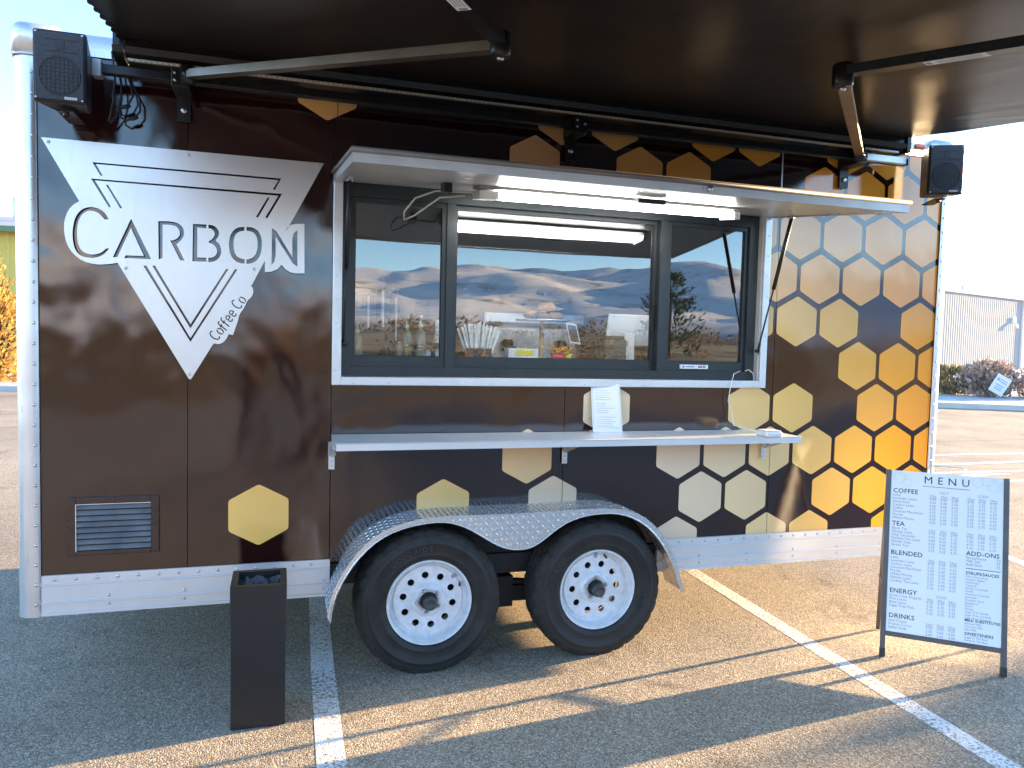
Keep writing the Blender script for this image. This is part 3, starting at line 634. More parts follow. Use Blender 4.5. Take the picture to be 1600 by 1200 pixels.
# corner posts: rolled aluminium extrusions
def corner_post(xi, xo, sgn):
    rad = .062; pr = [(xi, -.006), (xi, -.012), (xo-sgn*rad, -.012)]+[(xo-sgn*rad+sgn*rad*math.sin(R(a)), -.012+rad-rad*math.cos(R(a))) for a in range(10, 91, 10)]+[(xo, .16), (xo-sgn*.004, .16)]
    mb = MB(); mb.sheet([(p[0], p[1], ZB-.005) for p in pr], [(p[0], p[1], 2.716) for p in pr], True)
    o = build(mb, 'corner_post', ALU, T, recalc=True)
    rv = MB()
    for k in range(27):
        z = ZB+.05+k*.086
        if z < 2.68: rv.lathe([(.0075, 0), (.0068, -.003), (.004, -.0048), (0, -.0052)], (xi+(xo-xi)*.17, -.012, z), 'y', 10)
    tag(build(rv, 'rivets', STEEL, o), kind='stuff')
    mb = MB().box((xi-.0035*sgn if sgn < 0 else xi-.0035, -.0135, ZP), (xi+.0035 if sgn < 0 else xi+.0035*sgn, -.0125, 2.7)); build(mb, 'edge_bead', ALUW, o)
    return o
corner_post(XPL, XL, -1); corner_post(XPR, XR, 1)
for (x0, x1) in ((XL+.03, XL+.002), (XR-.03, XR-.002)): pass
# skirt rails with extruded ridges
def skirt(x0, x1, name='skirt_rail'):
    pr = [(-.004,ZP+.016),(-.010,ZP+.014),(-.010,ZP-.022),(-.016,ZP-.024),(-.016,ZP-.030),(-.011,ZP-.033),(-.011,ZB+.062),(-.018,ZB+.060),(-.018,ZB+.052),(-.012,ZB+.049),(-.012,ZB+.014),(-.018,ZB+.012),(-.018,ZB),(.0,ZB-.002),(.03,ZB-.002)]
    mb = MB(); mb.sheet([(x0, p[0], p[1]) for p in pr], [(x1, p[0], p[1]) for p in pr]); n = len(pr)
    mb.add([(x0, p[0], p[1]) for p in pr], [list(range(n))]).add([(x1, p[0], p[1]) for p in pr], [list(range(n))[::-1]])
    o = build(mb, name, ALUR, T); rv = MB(); x = x0+.05
    while x < x1-.02:
        rv.lathe([(.0075,0),(.0068,-.003),(.004,-.0046),(0,-.005)], (x, -.010, ZP-.004), 'y', 10); x += .082
    x = x0+.26
    while x < x1-.02:
        for zz in (ZB+.036, ZB+.074): rv.lathe([(.007,0),(.006,-.003),(0,-.0045)], (x, -.0115, zz), 'y', 10)
        x += .305
    tag(build(rv, 'rivets', STEEL, o), kind='stuff'); return o
skirt(XPL+.002, .118); skirt(1.845, XPR-.002)
o = skirt(XPL, XPR, 'far_skirt_rail'); o.location.y += DEP+.012-.0; o.rotation_euler.z = 0
# vertical joint of the lower wall by the wheel well inner box
build(MB().box((.12, .05, .50), (1.84, .06, .76)).box((.12, .05, .36), (.14, .3, .75)).box((1.82, .05, .36), (1.84, .3, .75)), 'wheel_well', CHASSIS, T)

# ---- fender: teardrop tread plate
fd = build(MB().prism(UP+LO[::-1], FY, FY+.003), 'fender', ALUT, T)
mb = MB(); mb.sheet([(p[0], FY+.001, p[1]-.001) for p in UP], [(p[0], .0, p[1]-.001) for p in UP], True); mb.sheet([(p[0], FY+.001, p[1]-.004) for p in UP], [(p[0], .0, p[1]-.004) for p in UP], True)
build(mb, 'top_plate', ALUT, fd, recalc=False)
mb = MB(); mb.tube([(p[0], FY+.0, p[1]) for p in LO], .0045, 6); build(mb, 'rolled_lip', ALUT, fd)
def inside(p, poly):
    c = False; n = len(poly); j = n-1
    for i in range(n):
        if (poly[i][1] > p[1]) != (poly[j][1] > p[1]) and p[0] < (poly[j][0]-poly[i][0])*(p[1]-poly[i][1])/(poly[j][1]-poly[i][1])+poly[i][0]: c = not c
        j = i
    return c
lug = MB()
def put_lug(c, d, n_, L_=.0145, W_=.0034, H_=.0024):
    s_ = n_.cross(d)
    lug.add([c-d*L_, c-s_*W_, c+d*L_, c+s_*W_, c-d*L_*.45+n_*H_, c+d*L_*.45+n_*H_], [(0,1,4),(1,5,4),(1,2,5),(2,3,5),(3,4,5),(3,0,4)])
poly = UP+LO[::-1]; stp = .026
nY = Vector((0,-1,0))
for i in range(int(1.9/stp)):
    for j in range(int(.5/stp)):
        x, z = .05+i*stp, .30+j*stp
        if all(inside((x+a, z+b), poly) for a, b in ((.011,.011),(-.011,-.011),(-.011,.011),(.011,-.011))):
            d = Vector((1,0,1)).normalized() if (i+j) % 2 else Vector((1,0,-1)).normalized(); put_lug(Vector((x, FY-.0001, z)), d, nY)
# top surface lugs along the arc length
acc = 0; last = None; k = 0
for a, b in zip(UP, UP[1:]):
    a, b = Vector(a), Vector(b); L_ = (b-a).length; t2 = (b-a)/L_; s_ = -acc
    while s_+stp < L_+1e-9:
        s_ += stp; p = a+t2*s_; t3 = Vector((t2.x,0,t2.y)); n3 = Vector((-t2.y,0,t2.x)); k += 1
        for j in range(7):
            d = (t3+Vector((0,1,0))).normalized() if (k+j) % 2 else (t3-Vector((0,1,0))).normalized(); put_lug(Vector((p.x, FY+.016+j*stp, p.y))+n3*.0002, d, n3)
    acc = L_-s_
tag(build(lug, 'tread_lugs', ALUT, fd, recalc=False), kind='stuff')

# ---- wheels
AX = .337; TR = .351
def tyre_meshes():
    mb = MB(); n = 150
    side = [(.203,-.060),(.207,-.080),(.216,-.089),(.228,-.091),(.231,-.0935),(.236,-.0935),(.239,-.092),(.262,-.099),(.283,-.1015),(.286,-.1035),(.291,-.1035),(.294,-.1015),(.312,-.098),(.318,-.099),(.322,-.096)]
    prof = side+[(p[0], -p[1]) for p in side[::-1]]
    sm = MB(); sm.lathe(side, (0,0,0), 'y', 96); sm.lathe([(p[0], -p[1]) for p in side[::-1]], (0,0,0), 'y', 96)
    tp = [(.321,-.097),(.336,-.090),(.345,-.080),(.350,-.062),(.350,-.050),(.343,-.048),(.343,-.042),(.351,-.040),(.351,-.018),(.343,-.016),(.343,-.010),(.351,-.008),(.351,.008),(.343,.010),(.343,.016),(.351,.018),(.351,.040),(.343,.042),(.343,.048),(.350,.050),(.350,.062),(.345,.080),(.336,.090),(.321,.097)]
    td = MB(); vs = []
    for (r_, h) in tp:
        for j in range(n):
            ph = j % 5; rr = r_
            if r_ > .335 and abs(h) > .045 and ph in (0,): rr = r_-.0055
            elif r_ > .348 and abs(h) <= .04 and ph == 2: rr = r_-.006
            a = 2*math.pi*(j+.6*(h/.08))/n; vs.append(Vector((rr*math.cos(a), h, rr*math.sin(a))))
    k = len(tp); td.add(vs, [((i+1)*n+j, (i+1)*n+(j+1) % n, i*n+(j+1) % n, i*n+j) for i in range(k-1) for j in range(n)])
    for q in (sm, td):
        for v in q.v:
            if v.z < -AX+.02: # flattened contact patch and slight bulge
                lim = -AX+.0005
                if v.z < lim: v.z = lim
    return sm, td
def arc_text(body, rad, a_mid, size, y, spacing):
    mb = MB(); wds = {'I':.45,'1':.6,'/':.6,' ':.5,'M':1.2,'W':1.3}; tot = sum(wds.get(c, 1.)*spacing for c in body); a = a_mid+tot/2/rad
    for c in body:
        wd = wds.get(c, 1.)*spacing; a -= wd/2/rad
        if c != ' ':
            vs, fs = text_bm(c, size, 'CENTER', 2, .0012); ca, sa = math.cos(a), math.sin(a)
            mb.add([((rad+v.y)*ca+v.x*sa, y-v.z, (rad+v.y)*sa-v.x*ca) for v in vs], fs)
        a -= wd/2/rad
    return mb
def make_wheel(loc, rot, txt=True):
    e_ = empty('wheel', loc, parent=T); L_ = Vector(loc)
    def bl(mb, nm, mat, par=e_, rc=True, rotate=True):
        if rotate and rot:
            ca, sa = math.cos(rot), math.sin(rot)
            for v in mb.v: v.x, v.z = v.x*ca-v.z*sa, v.x*sa+v.z*ca
        mb.v = [v+L_ for v in mb.v]; return build(mb, nm, mat, par, origin=L_, recalc=rc)
    sm, td = tyre_meshes(); ty = bl(sm, 'tyre', RUBBER, rotate=False); bl(td, 'tread', TREAD, ty, rotate=False)
    if txt:
        tx = arc_text('GOODRIDE', .252, R(97), .036, -.1005, .029); bl(tx, 'lettering', RAISED, ty)
        tx = arc_text('RADIAL', .252, R(-82), .026, -.1005, .021); bl(tx, 'lettering', RAISED, ty)
        tx = arc_text('ST205/75R15', .256, R(-20), .018, -.1005, .014); bl(tx, 'lettering', RAISED, ty)
    # rim: barrel, flange, disc with ten round holes
    mb = MB(); mb.lathe([(.196,-.045),(.205,-.070),(.2055,-.081),(.202,-.085),(.198,-.083),(.193,-.072),(.189,-.060),(.186,-.040),(.180,-.030),(.168,-.026),(.163,-.028)], (0,0,0), 'y', 72)
    mb.lathe([(.186,-.04),(.186,.08),(.200,.09)], (0,0,0), 'y', 48)
    rm = bl(mb, 'rim', RIMW)
    circ = lambda cx, cy, r_, n: [(cx+r_*math.cos(2*math.pi*i/n), cy+r_*math.sin(2*math.pi*i/n)) for i in range(n)]
    holes = [circ(.122*math.cos(2*math.pi*k/10+.2), .122*math.sin(2*math.pi*k/10+.2), .0165, 20) for k in range(10)]+[circ(0,0,.078,36)]
    vs, fs = plate_with_holes(circ(0,0,.1665,72), holes, .0025)
    bl(MB().add([(v.x, -.034-v.z, v.y) for v in vs], fs), 'disc', RIMW, rm)
    bl(MB().lathe([(.084,-.0364),(.080,-.040),(.074,-.050),(.068,-.053),(.0425,-.053),(.0425,-.030)], (0,0,0), 'y', 48), 'hub_boss', RIMW, rm)
    hl = MB()
    for k in range(10): hl.lathe([(.0166,-.030),(.0168,-.0375),(.0190,-.0385),(.0215,-.0364)], (.122*math.cos(2*math.pi*k/10+.2), 0, .122*math.sin(2*math.pi*k/10+.2)), 'y', 18)
    tag(bl(hl, 'hole_lips', RIMW, rm), kind='stuff')
    cp = MB(); cp.lathe([(.0415,-.02),(.0415,-.055),(.036,-.062),(.034,-.085),(.031,-.090)], (0,0,0), 'y', 28); cp.lathe([(.031,-.090),(.022,-.092),(.020,-.099),(.012,-.101),(0,-.101)], (0,0,0), 'y', 28); bl(cp, 'hub', CHASSIS)
    cc = MB(); cc.lathe([(.0335,-.088),(.034,-.098),(.030,-.106),(.021,-.108),(.019,-.104),(0,-.104)], (0,0,0), 'y', 28); bl(cc, 'grease_cap', CAPM)
    for k in range(5):
        a = 2*math.pi*k/5+.5; q = MB(); q.lathe([(.0105,-.052),(.0100,-.064),(.008,-.068),(.005,-.073),(0,-.074)], (.0565*math.cos(a), 0, .0565*math.sin(a)), 'y', 6, False); bl(q, 'lug_nut', STEEL)
    vt = MB(); vt.tube([(.168,-.03,.03),(.160,-.062,.028)], .005, 8); bl(vt, 'valve_stem', RUBBER)
    st = MB(); st.obox((.146,-.0372,.075), (.012,0,.004), (0,.0006,0), (-.003,0,.009)); bl(st, 'sticker', PRINTG, rm)
    ds = MB(); ds.lathe([(0,.01),(.14,.01),(.14,.05)], (0,0,0), 'y', 32); bl(ds, 'brake_drum', CHASSIS)
    return e_
WY = -.078
make_wheel((.573, WY, AX), R(14)); w2 = make_wheel((1.438, WY, AX), R(62))
for xw in (.573, 1.438):
    e_ = make_wheel((xw, DEP-WY, AX), R(100), False); e_.rotation_euler.z = math.pi
    build(MB().tube([(xw, WY+.05, AX-.02), (xw, DEP-.05, AX-.02)], .032, 12), 'axle', CHASSIS, T)
build(MB().box((.62, .10, .22), (1.40, .15, .30)).box((.95, .08, .20), (1.06, .17, .36)).bar((.60,.12,.28), (.98,.12,.33), .045, .02, (0,0,1)).bar((1.02,.12,.33), (1.42,.12,.28), .045, .02), 'leaf_spring_hanger', CHASSIS, T)
build(MB().box((XL+.12, .12, .315), (-.72, .26, .36)).box((-.73, .14, .30), (-.69, .17, .36)), 'rear_step_hinge', CHASSIS, T)
build(MB().box((2.6,.3,.25),(2.68,.4,.40)).box((3.1,.5,.20),(3.18,.6,.40)), 'stabiliser_jack', CHASSIS, T)

# ---- vent with louvres
vx0, vx1, vz0, vz1 = -.985, -.622, .611, .866
vf = build(MB().bbox((vx0, -.012, vz0), (vx0+.034, .0, vz1), .003).bbox((vx1-.034, -.012, vz0), (vx1, .0, vz1), .003).bbox((vx0+.034, -.012, vz1-.030), (vx1-.034, -.0005, vz1), .003).bbox((vx0+.034, -.012, vz0), (vx1-.034, -.0005, vz0+.020), .003), 'vent', BROWNT, T)
build(MB().box((vx0+.03, .0125, vz0+.015), (vx1-.03, .02, vz1-.02)).box((vx0+.034,-.002,vz0+.02),(vx1-.034,-.0012,vz1-.03)), 'dark_backing', CHASSIS, vf)
for k in range(8):
    z = vz0+.026+k*.0255
    build(MB().add([(vx0+.034,-.014,z),(vx1-.034,-.014,z),(vx1-.034,-.0025,z+.0165),(vx0+.034,-.0025,z+.0165),(vx0+.034,-.0125,z-.002),(vx1-.034,-.0125,z-.002)], [(0,1,2,3),(4,5,1,0)]), 'slat', LOUVRE, vf)
mb = MB()
for (x, z) in (((vx0+vx1)/2, vz1-.013), ((vx0+vx1)/2, vz0+.009), (vx0+.017, .735), (vx1-.017, .74)): mb.lathe([(.006,-.012),(.005,-.0145),(0,-.0155)], (x,0,z), 'y', 10)
tag(build(mb, 'screws', BROWNT, vf), kind='stuff')
mb = MB().box((vx0+.032,-.0135,vz0+.0185),(vx0+.0355,-.0125,vz1-.0285)).box((vx0+.0355,-.0135,vz1-.0315),(vx1-.034,-.0125,vz1-.0285)); build(mb, 'worn_edge', ALUW, vf)

# ---- serving window
wf = build(MB().bbox((WX0,-.020,WZ0),(WX0+.042,.03,WZ1),.003).bbox((WX1-.042,-.020,WZ0),(WX1,.03,WZ1),.003).bbox((WX0+.042,-.019,WZ0),(WX1-.042,.03,WZ0+.040),.003).bbox((WX0+.042,-.019,WZ1-.055),(WX1-.042,.03,WZ1),.003), 'window_trim', ALUW, T)
rv = MB()
for k in range(9): rv.lathe([(.004,-.020),(.003,-.0222),(0,-.0228)], (WX0+.018,0,WZ0+.07+k*.11), 'y', 8); rv.lathe([(.004,-.020),(.003,-.0222),(0,-.0228)], (WX1-.018,0,WZ0+.07+k*.11), 'y', 8)
for k in range(14): rv.lathe([(.004,-.019),(.003,-.0212),(0,-.0218)], (WX0+.1+k*.168,0,WZ0+.012), 'y', 8)
tag(build(rv, 'screws', STEEL, wf), kind='stuff')
build(MB().box((WX0+.030,.0,WZ0+.0405),(WX0+.0445,.14,WZ1-.056)), 'jamb_liner', ALUW, wf); build(MB().box((WX1-.0445,.0,WZ0+.0405),(WX1-.030,.14,WZ1-.056)), 'jamb_liner', ALUW, wf)
wx0, wx1, wz0, wz1 = WX0+.046, WX1-.046, WZ0+.042, WZ1-.058
fr = build(MB().box((wx0,.035,wz0),(wx0+.038,.12,wz1)).box((wx1-.055,.035,wz0),(wx1,.12,wz1)).box((wx0+.038,.035,wz0),(wx1-.055,.12,wz0+.045)).box((wx0+.038,.035,wz1-.060),(wx1-.055,.12,wz1))
    .box((.664,.040,wz0+.045),(.706,.118,wz1-.06)).box((1.830,.040,wz0+.045),(1.876,.118,wz1-.06)), 'sliding_window', FRAME, T)
def sash(x0, x1, z0, z1, y, t=.022, tb=.05):
    s_ = build(MB().box((x0,y,z0),(x0+t,y+.03,z1)).box((x1-t,y,z0),(x1,y+.03,z1)).box((x0+t,y,z0),(x1-t,y+.03,z0+tb)).box((x0+t,y,z1-t),(x1-t,y+.03,z1)), 'sash', FRAME, fr)
    build(MB().quad((x0+t-.004,y+.014,z0+tb-.004),(x1-t+.004,y+.014,z0+tb-.004),(x1-t+.004,y+.014,z1-t+.004),(x0+t-.004,y+.014,z1-t+.004)), 'pane', GLASS, fr)
    build(MB().box((x0+t,y+.008,z0+tb),(x0+t+.004,y+.012,z1-t)).box((x1-t-.004,y+.008,z0+tb),(x1-t,y+.012,z1-t)).box((x0+t+.004,y+.008,z0+tb),(x1-t-.004,y+.012,z0+tb+.005)), 'gasket', PLASTIC, fr)
sash(wx0+.0385, .6635, wz0+.0455, wz1-.0605, .050)
sash(.7065, 1.8295, wz0+.0455, wz1-.0605, .082, .018)
sash(1.8765, wx1-.0555, wz0+.0455, wz1-.0605, .050)
build(MB().box((1.812,.075,1.66),(1.826,.082,1.80)), 'latch', BLACK, fr)
st = build(MB().box((1.975,.0385,wz0+.058),(2.145,.0495,wz0+.080)), 'payment_sticker', PAPER, fr)
mb = MB()
for k, x in enumerate((1.985, 2.083, 2.113)): mb.box((x,.0375,wz0+.063),(x+.014,.0384,wz0+.075))
mb.box((2.005,.0375,wz0+.066),(2.06,.0384,wz0+.072)); build(mb, 'payment_icons', simple('blue_print', (.12,.25,.55), .5), fr)
build(MB().box((2.097,.0375,wz0+.064),(2.108,.0384,wz0+.074)), 'payment_icon', simple('red_print', (.65,.06,.06), .5), fr)
mb = MB(); mb.tube([(2.375,.03,1.452),(2.395,.022,1.46),(2.415,.01,1.44),(2.42,.005,1.40)], .0024, 6); build(mb, 'white_cord', WHITE, fr)

# ---- hatch door over the window, held open by gas struts
HY, HZ0, HZ1 = -.965, 2.305, 2.190      # outer edge, hinge height, outer height
hsl = (HZ1-HZ0)/(HY+.02)
def hz(y): return HZ0+hsl*(y+.02)
hx0, hx1 = WX0+.004, WX1+.002
def hslab(mb, x0, x1, y0, y1, d0, d1):
    mb.add([(x0,y0,hz(y0)+d0),(x1,y0,hz(y0)+d0),(x1,y1,hz(y1)+d0),(x0,y1,hz(y1)+d0),(x0,y0,hz(y0)+d1),(x1,y0,hz(y0)+d1),(x1,y1,hz(y1)+d1),(x0,y1,hz(y1)+d1)], [(0,3,2,1),(4,5,6,7),(0,1,5,4),(1,2,6,5),(2,3,7,6),(3,0,4,7)]); return mb
hatch = build(hslab(MB(), hx0+.004, hx1-.004, -.022, HY+.004, .0, .030), 'hatch_door', mk_alu('polished_hatch_lining', (.62,.62,.60), .34, (1,6,1), .2, .008, .3), T)
build(hslab(MB(), hx0, hx1, -.022, HY, .0305, .036), 'outer_skin', VINYL, hatch)
mb = MB(); hslab(mb, hx0-.004, hx1+.004, HY+.03, HY-.006, -.006, .0302); hslab(mb, hx0-.004, hx0+.026, -.03, HY+.03, -.006, .0302); hslab(mb, hx1-.026, hx1+.004, -.03, HY+.03, -.006, .0302); build(mb, 'edge_trim', simple('dull_aluminium_edge', (.56,.57,.58), .35, .5, .08), hatch)
mb = MB(); mb.tube([(hx0-.006,-.03,hz(-.03)+.036),(hx0-.006,HY-.006,hz(HY)+.036),(hx1+.006,HY-.006,hz(HY)+.036),(hx1+.006,-.03,hz(-.03)+.036)], .011, 8); build(mb, 'rubber_seal', simple('grey_rubber_seal', (.16,.15,.145), .5), hatch)
build(MB().tube([(hx0,-.024,HZ0+.035),(hx1,-.024,HZ0+.035)], .009, 8), 'hinge', STEEL, T)
for c_ in (-2.5, -1.5, -3.6):   # film on the outer skin shows at the edge
    x = LX+c_*PX; build(hslab(MB(), x-.11, x+.11, HY+.02, HY-.001, .0362, .0375), 'skin_decal', HEX, hatch).color = (.75,.55,.25,1)
def strut(x, yh, zlow, side):
    a = Vector((x, yh, hz(yh)-.012)); b = Vector((x, -.004, zlow)); m_ = a.lerp(b, .52)
    s_ = build(MB().tube([a, m_], .0105, 12), 'gas_strut', BLACK, hatch); build(MB().tube([m_, b], .0045, 8), 'rod', BLACK, s_)
    build(MB().box((x-.012, yh-.02, hz(yh)-.012), (x+.012, yh+.02, hz(yh)-.002)).tube([a+Vector((-.014,0,0)), a+Vector((.014,0,0))], .007, 8), 'strut_bracket', STEEL, s_)
    build(MB().tube([b+Vector((-.014,0,0)), b+Vector((.016,0,0))], .009, 8).box((x-.004+side*.01, -.006, zlow-.02), (x+.004+side*.01, .01, zlow+.02)), 'ball_joint', BLACK, s_)
strut(WX0+.052, -.25, 1.555, -1); strut(WX1-.050, -.25, 1.565, 1)
# twin LED tubes under the hatch
lp = build(hslab(MB(), .70, 1.99, -.315, -.445, -.014, -.0005), 'hatch_lamp', simple('grey_lamp_housing', (.30,.30,.29), .4), hatch)
for y in (-.335, -.425): build(MB().tube([(.79,y,hz(y)-.040),(1.955,y,hz(y)-.036)], .0125, 12), 'led_tube', TUBE, lp)
build(hslab(MB(), .70, .785, -.315, -.445, -.058, -.0225), 'end_cap', WHITE, lp); build(hslab(MB(), 1.96, 1.99, -.315, -.445, -.058, -.0225), 'end_cap', WHITE, lp)
mb = MB(); y = -.38; mb.tube([(.72,y,hz(y)-.03),(.60,y+.02,hz(y)-.03),(.535,y+.06,hz(y)-.025),(.46,y+.16,hz(y)-.045),(.42,y+.22,hz(y)-.10),(.425,y+.25,hz(y)-.13),(.47,y+.24,hz(y)-.11),(.56,y+.1,hz(y)-.045),(.66,y+.04,hz(y)-.04)], .0042, 8); build(mb, 'lamp_cord', simple('grey_white_cord', (.55,.55,.53), .4), lp)
build(hslab(MB(), .552, .585, -.33, -.42, -.040, -.0005), 'cord_clamp', BLACKM, lp)
build(hslab(MB(), 1.395, 1.53, -.52, -.56, -.028, -.0065), 'door_latch', BLACK, hatch)
build(MB().lathe([(.012,0),(.012,-.012),(.006,-.016),(0,-.016)], (1.50, HY-.006, hz(HY)+.012), 'y', 12).box((1.47,HY-.012,hz(HY)+.004),(1.49,HY-.006,hz(HY)+.02)), 'lock_knob', STEEL, hatch)

# ---- serving shelf
SZ = 1.128; SY = -.335
sh = build(MB().bbox((.118,SY,SZ-.004),(2.485,-.013,SZ),.0015).box((.118,SY,SZ-.033),(2.485,SY+.003,SZ-.0045)).box((.118,SY+.004,SZ-.033),(.121,-.02,SZ-.0045)).box((2.482,SY+.004,SZ-.033),(2.485,-.02,SZ-.0045)), 'serving_shelf', ALUR, T)
for x in (.120, 1.292, 2.486):
    b = build(MB().box((x-.014,-.016,SZ-.165),(x+.014,-.0125,SZ-.035)).box((x-.016,-.05,SZ-.095),(x-.013,-.0165,SZ-.035)).box((x+.013,-.05,SZ-.095),(x+.016,-.0165,SZ-.035)), 'shelf_bracket', ALUW, sh)
    build(MB().bar((x,-.03,SZ-.10),(x,-.22,SZ-.038),.016,.010), 'brace_arm', ALUW, b)
    build(MB().lathe([(.006,-.016),(.005,-.0195),(0,-.020)], (x,0,SZ-.125), 'y', 8).lathe([(.006,-.016),(.005,-.0195),(0,-.020)], (x,0,SZ-.15), 'y', 8), 'bolt', STEEL, b)
# clearance lamp on the right of the roof
ml = build(MB().bbox((3.40,-.024,2.765),(3.50,-.0125,2.80),.006), 'marker_lamp_base', STEEL, T)
build(MB().bbox((3.425,-.042,2.770),(3.492,-.0245,2.796),.008), 'amber_lens', AMBER, ml)
build(MB().box((2.536,-.0018,WZ1+.05),(2.544,-.001,ZT-.03)), 'seam_strip', ALUW, T)

# ================================================================ LOGO SIGN
SGY = -.016
def sg(p): q = aty(60+p[0]/3., 200+p[1]/3., SGY); return (q.x, q.z)
OUT = [(12,43),(1338,166),(1172,466)] + smooth_ring([(1172,466),(1155,486),(1166,468),(1182,455),(1205,450)],1,False)[1:]+[(1247,450),(1247,682),(1205,682),(1180,676),(1158,662),(1140,641),(1122,661),(1092,674),(1062,676),(1062,622),(1000,738)] + \
      smooth_ring([(995,738),(1006,752),(1008,772),(998,795),(982,806),(962,848),(950,862),(940,880),(936,903),(928,925)],1,False)+[(912,971),(892,966)]+smooth_ring([(884,984),(868,1004),(846,1014),(824,1009)],1,False)+[(816,1018),(719,1172),(712,1179),(704,1174),(372,632)]+smooth_ring([(330,638),(270,641),(208,624),(163,590),(133,545),(120,485),(122,430),(140,385),(165,358),(192,344)],1,False)
H_ = [
 [(253,160),(1138,237),(1108,291),(1099,288),(1125,245),(270,169),(302,223),(292,224)],
 [(247,237),(1142,309),(1074,422),(1063,420),(1125,318),(266,246),(341,370),(331,372)],
 [(317,266),(327,267),(394,376),(384,377)], [(1075,325),(1084,327),(1030,420),(1019,418)],
 [(492,645),(507,645),(713,985),(922,662),(933,664),(713,1003)], [(534,645),(548,646),(713,920),(880,661),(891,662),(713,940)],
 [(330,428)]+smooth_ring([(330,428),(315,400),(290,380),(255,370),(225,372),(195,387),(172,420),(162,465),(160,500),(163,540),(175,575),(195,597),(225,608),(270,609),(305,595),(325,575),(333,564)],1,False)[1:]+smooth_ring([(318,565),(295,585),(265,594),(235,592),(205,578),(188,550),(181,510),(182,465),(190,430),(207,402),(235,387),(265,390),(290,405),(312,430)],1,False),
 [(435,425),(529,615),(402,610),(410,597),(495,600),(434,468),(370,606),(349,606)],
 [(562,437)]+smooth_ring([(600,437),(635,440),(662,450),(680,470),(684,495),(675,520),(655,540),(647,545)],1,False)+[(686,622),(665,620),(618,527)]+smooth_ring([(632,527),(648,520),(662,506),(664,488),(655,468),(635,456),(600,453)],1,False)+[(582,453),(582,610),(564,616)],
 [(725,450),(788,453),(787,470),(745,466),(745,607),(788,608),(787,627),(722,625)],
 [(797,453)]+smooth_ring([(812,455),(832,463),(848,485),(845,510),(828,527),(850,545),(859,575),(852,605),(830,624),(812,628)],1,False)+[(797,629),(797,609)]+smooth_ring([(808,608),(822,606),(837,590),(838,570),(824,548),(806,540)],1,False)+[(800,540),(800,529)]+smooth_ring([(806,528),(818,518),(828,500),(822,480),(808,472)],1,False)+[(797,471)],
 smooth_ring([(966,463),(930,467),(905,490),(894,525),(893,560),(900,597),(920,622),(945,634),(967,636)],1,False)+smooth_ring([(967,616),(945,612),(925,597),(916,570),(914,535),(920,505),(937,487),(966,481)],1,False),
 smooth_ring([(975,463),(1007,467),(1033,485),(1046,515),(1048,555),(1042,595),(1024,622),(1000,635),(975,637)],1,False)+smooth_ring([(975,617),(1000,612),(1018,595),(1027,570),(1028,535),(1022,505),(1006,487),(975,481)],1,False),
 [(1095,470),(1118,488),(1190,606),(1190,520),(1197,495),(1214,478),(1214,650),(1192,634),(1112,508),(1112,600),(1107,625),(1093,643)] ]
vs, fs = plate_with_holes([sg(p) for p in OUT], [[sg(p) for p in h] for h in H_], .0016)
LG = empty('logo_sign', sum((aty(297, 590, SGY),), Vector()), 'brushed aluminium inverted triangle logo plate cut with CARBON Coffee Co, left of the window', 'sign')
build(MB().add([(v.x, SGY-v.z, v.y) for v in vs], fs), 'plate', ALUS, LG)
# script line "Coffee Co" in dark brown strokes along the right edge
mb = MB(); P0, P1 = Vector((836, 1004)), Vector((1003, 768)); ax = (P1-P0).normalized(); ay = Vector((ax.y, -ax.x)); ay = ay if ay.x < 0 else -ay
def sc(x, y):
    p = P0+ax*x+ay*y; q = sg((p.x, p.y)); return (q[0], SGY-.0022, q[1])
hgt = 46; xx = 4
def arc(cx, cy, rx, ry, a0, a1, n=9): return [(cx+rx*math.cos(R(a0+(a1-a0)*i/(n-1))), cy+ry*math.sin(R(a0+(a1-a0)*i/(n-1)))) for i in range(n)]
for ch in 'Coffee Co':
    w_ = {'C':34,'o':29,'f':22,'e':29,' ':14}[ch]; sh_ = []
    if ch == 'C': sh_ = [arc(xx+17, 26, 14, 26, 50, 310)]
    if ch == 'o': sh_ = [arc(xx+13, 16, 10, 17, 100, 260), arc(xx+14, 16, 10, 17, 80, -80)]
    if ch == 'f': sh_ = [[(xx+5,-6),(xx+7,34)]+arc(xx+15,36,8,12,180,50,5), [(xx-1,27),(xx+15,28)]]
    if ch == 'e': sh_ = [[(xx+3,16),(xx+23,18)]+arc(xx+13,17,10,17,8,170,7), arc(xx+13,16,10,17,190,320,6)]
    for s_ in sh_: ribbon(mb, s_, 6.0, sc)
    xx += w_
build(mb, 'script_lettering', DARKCUT, LG)
for (x, y) in ((47,64),(705,127),(1314,177),(410,657),(1011,661),(711,1154)):
    q = sg((x, y)); build(MB().lathe([(.0075,-.0175),(.0065,-.0205),(.002,-.0215),(.002,-.0195),(0,-.0195)], (q[0],0,q[1]), 'y', 12).lathe([(.006,-.014),(.006,0)], (q[0],0,q[1]), 'y', 8), 'screw', STEEL, LG)

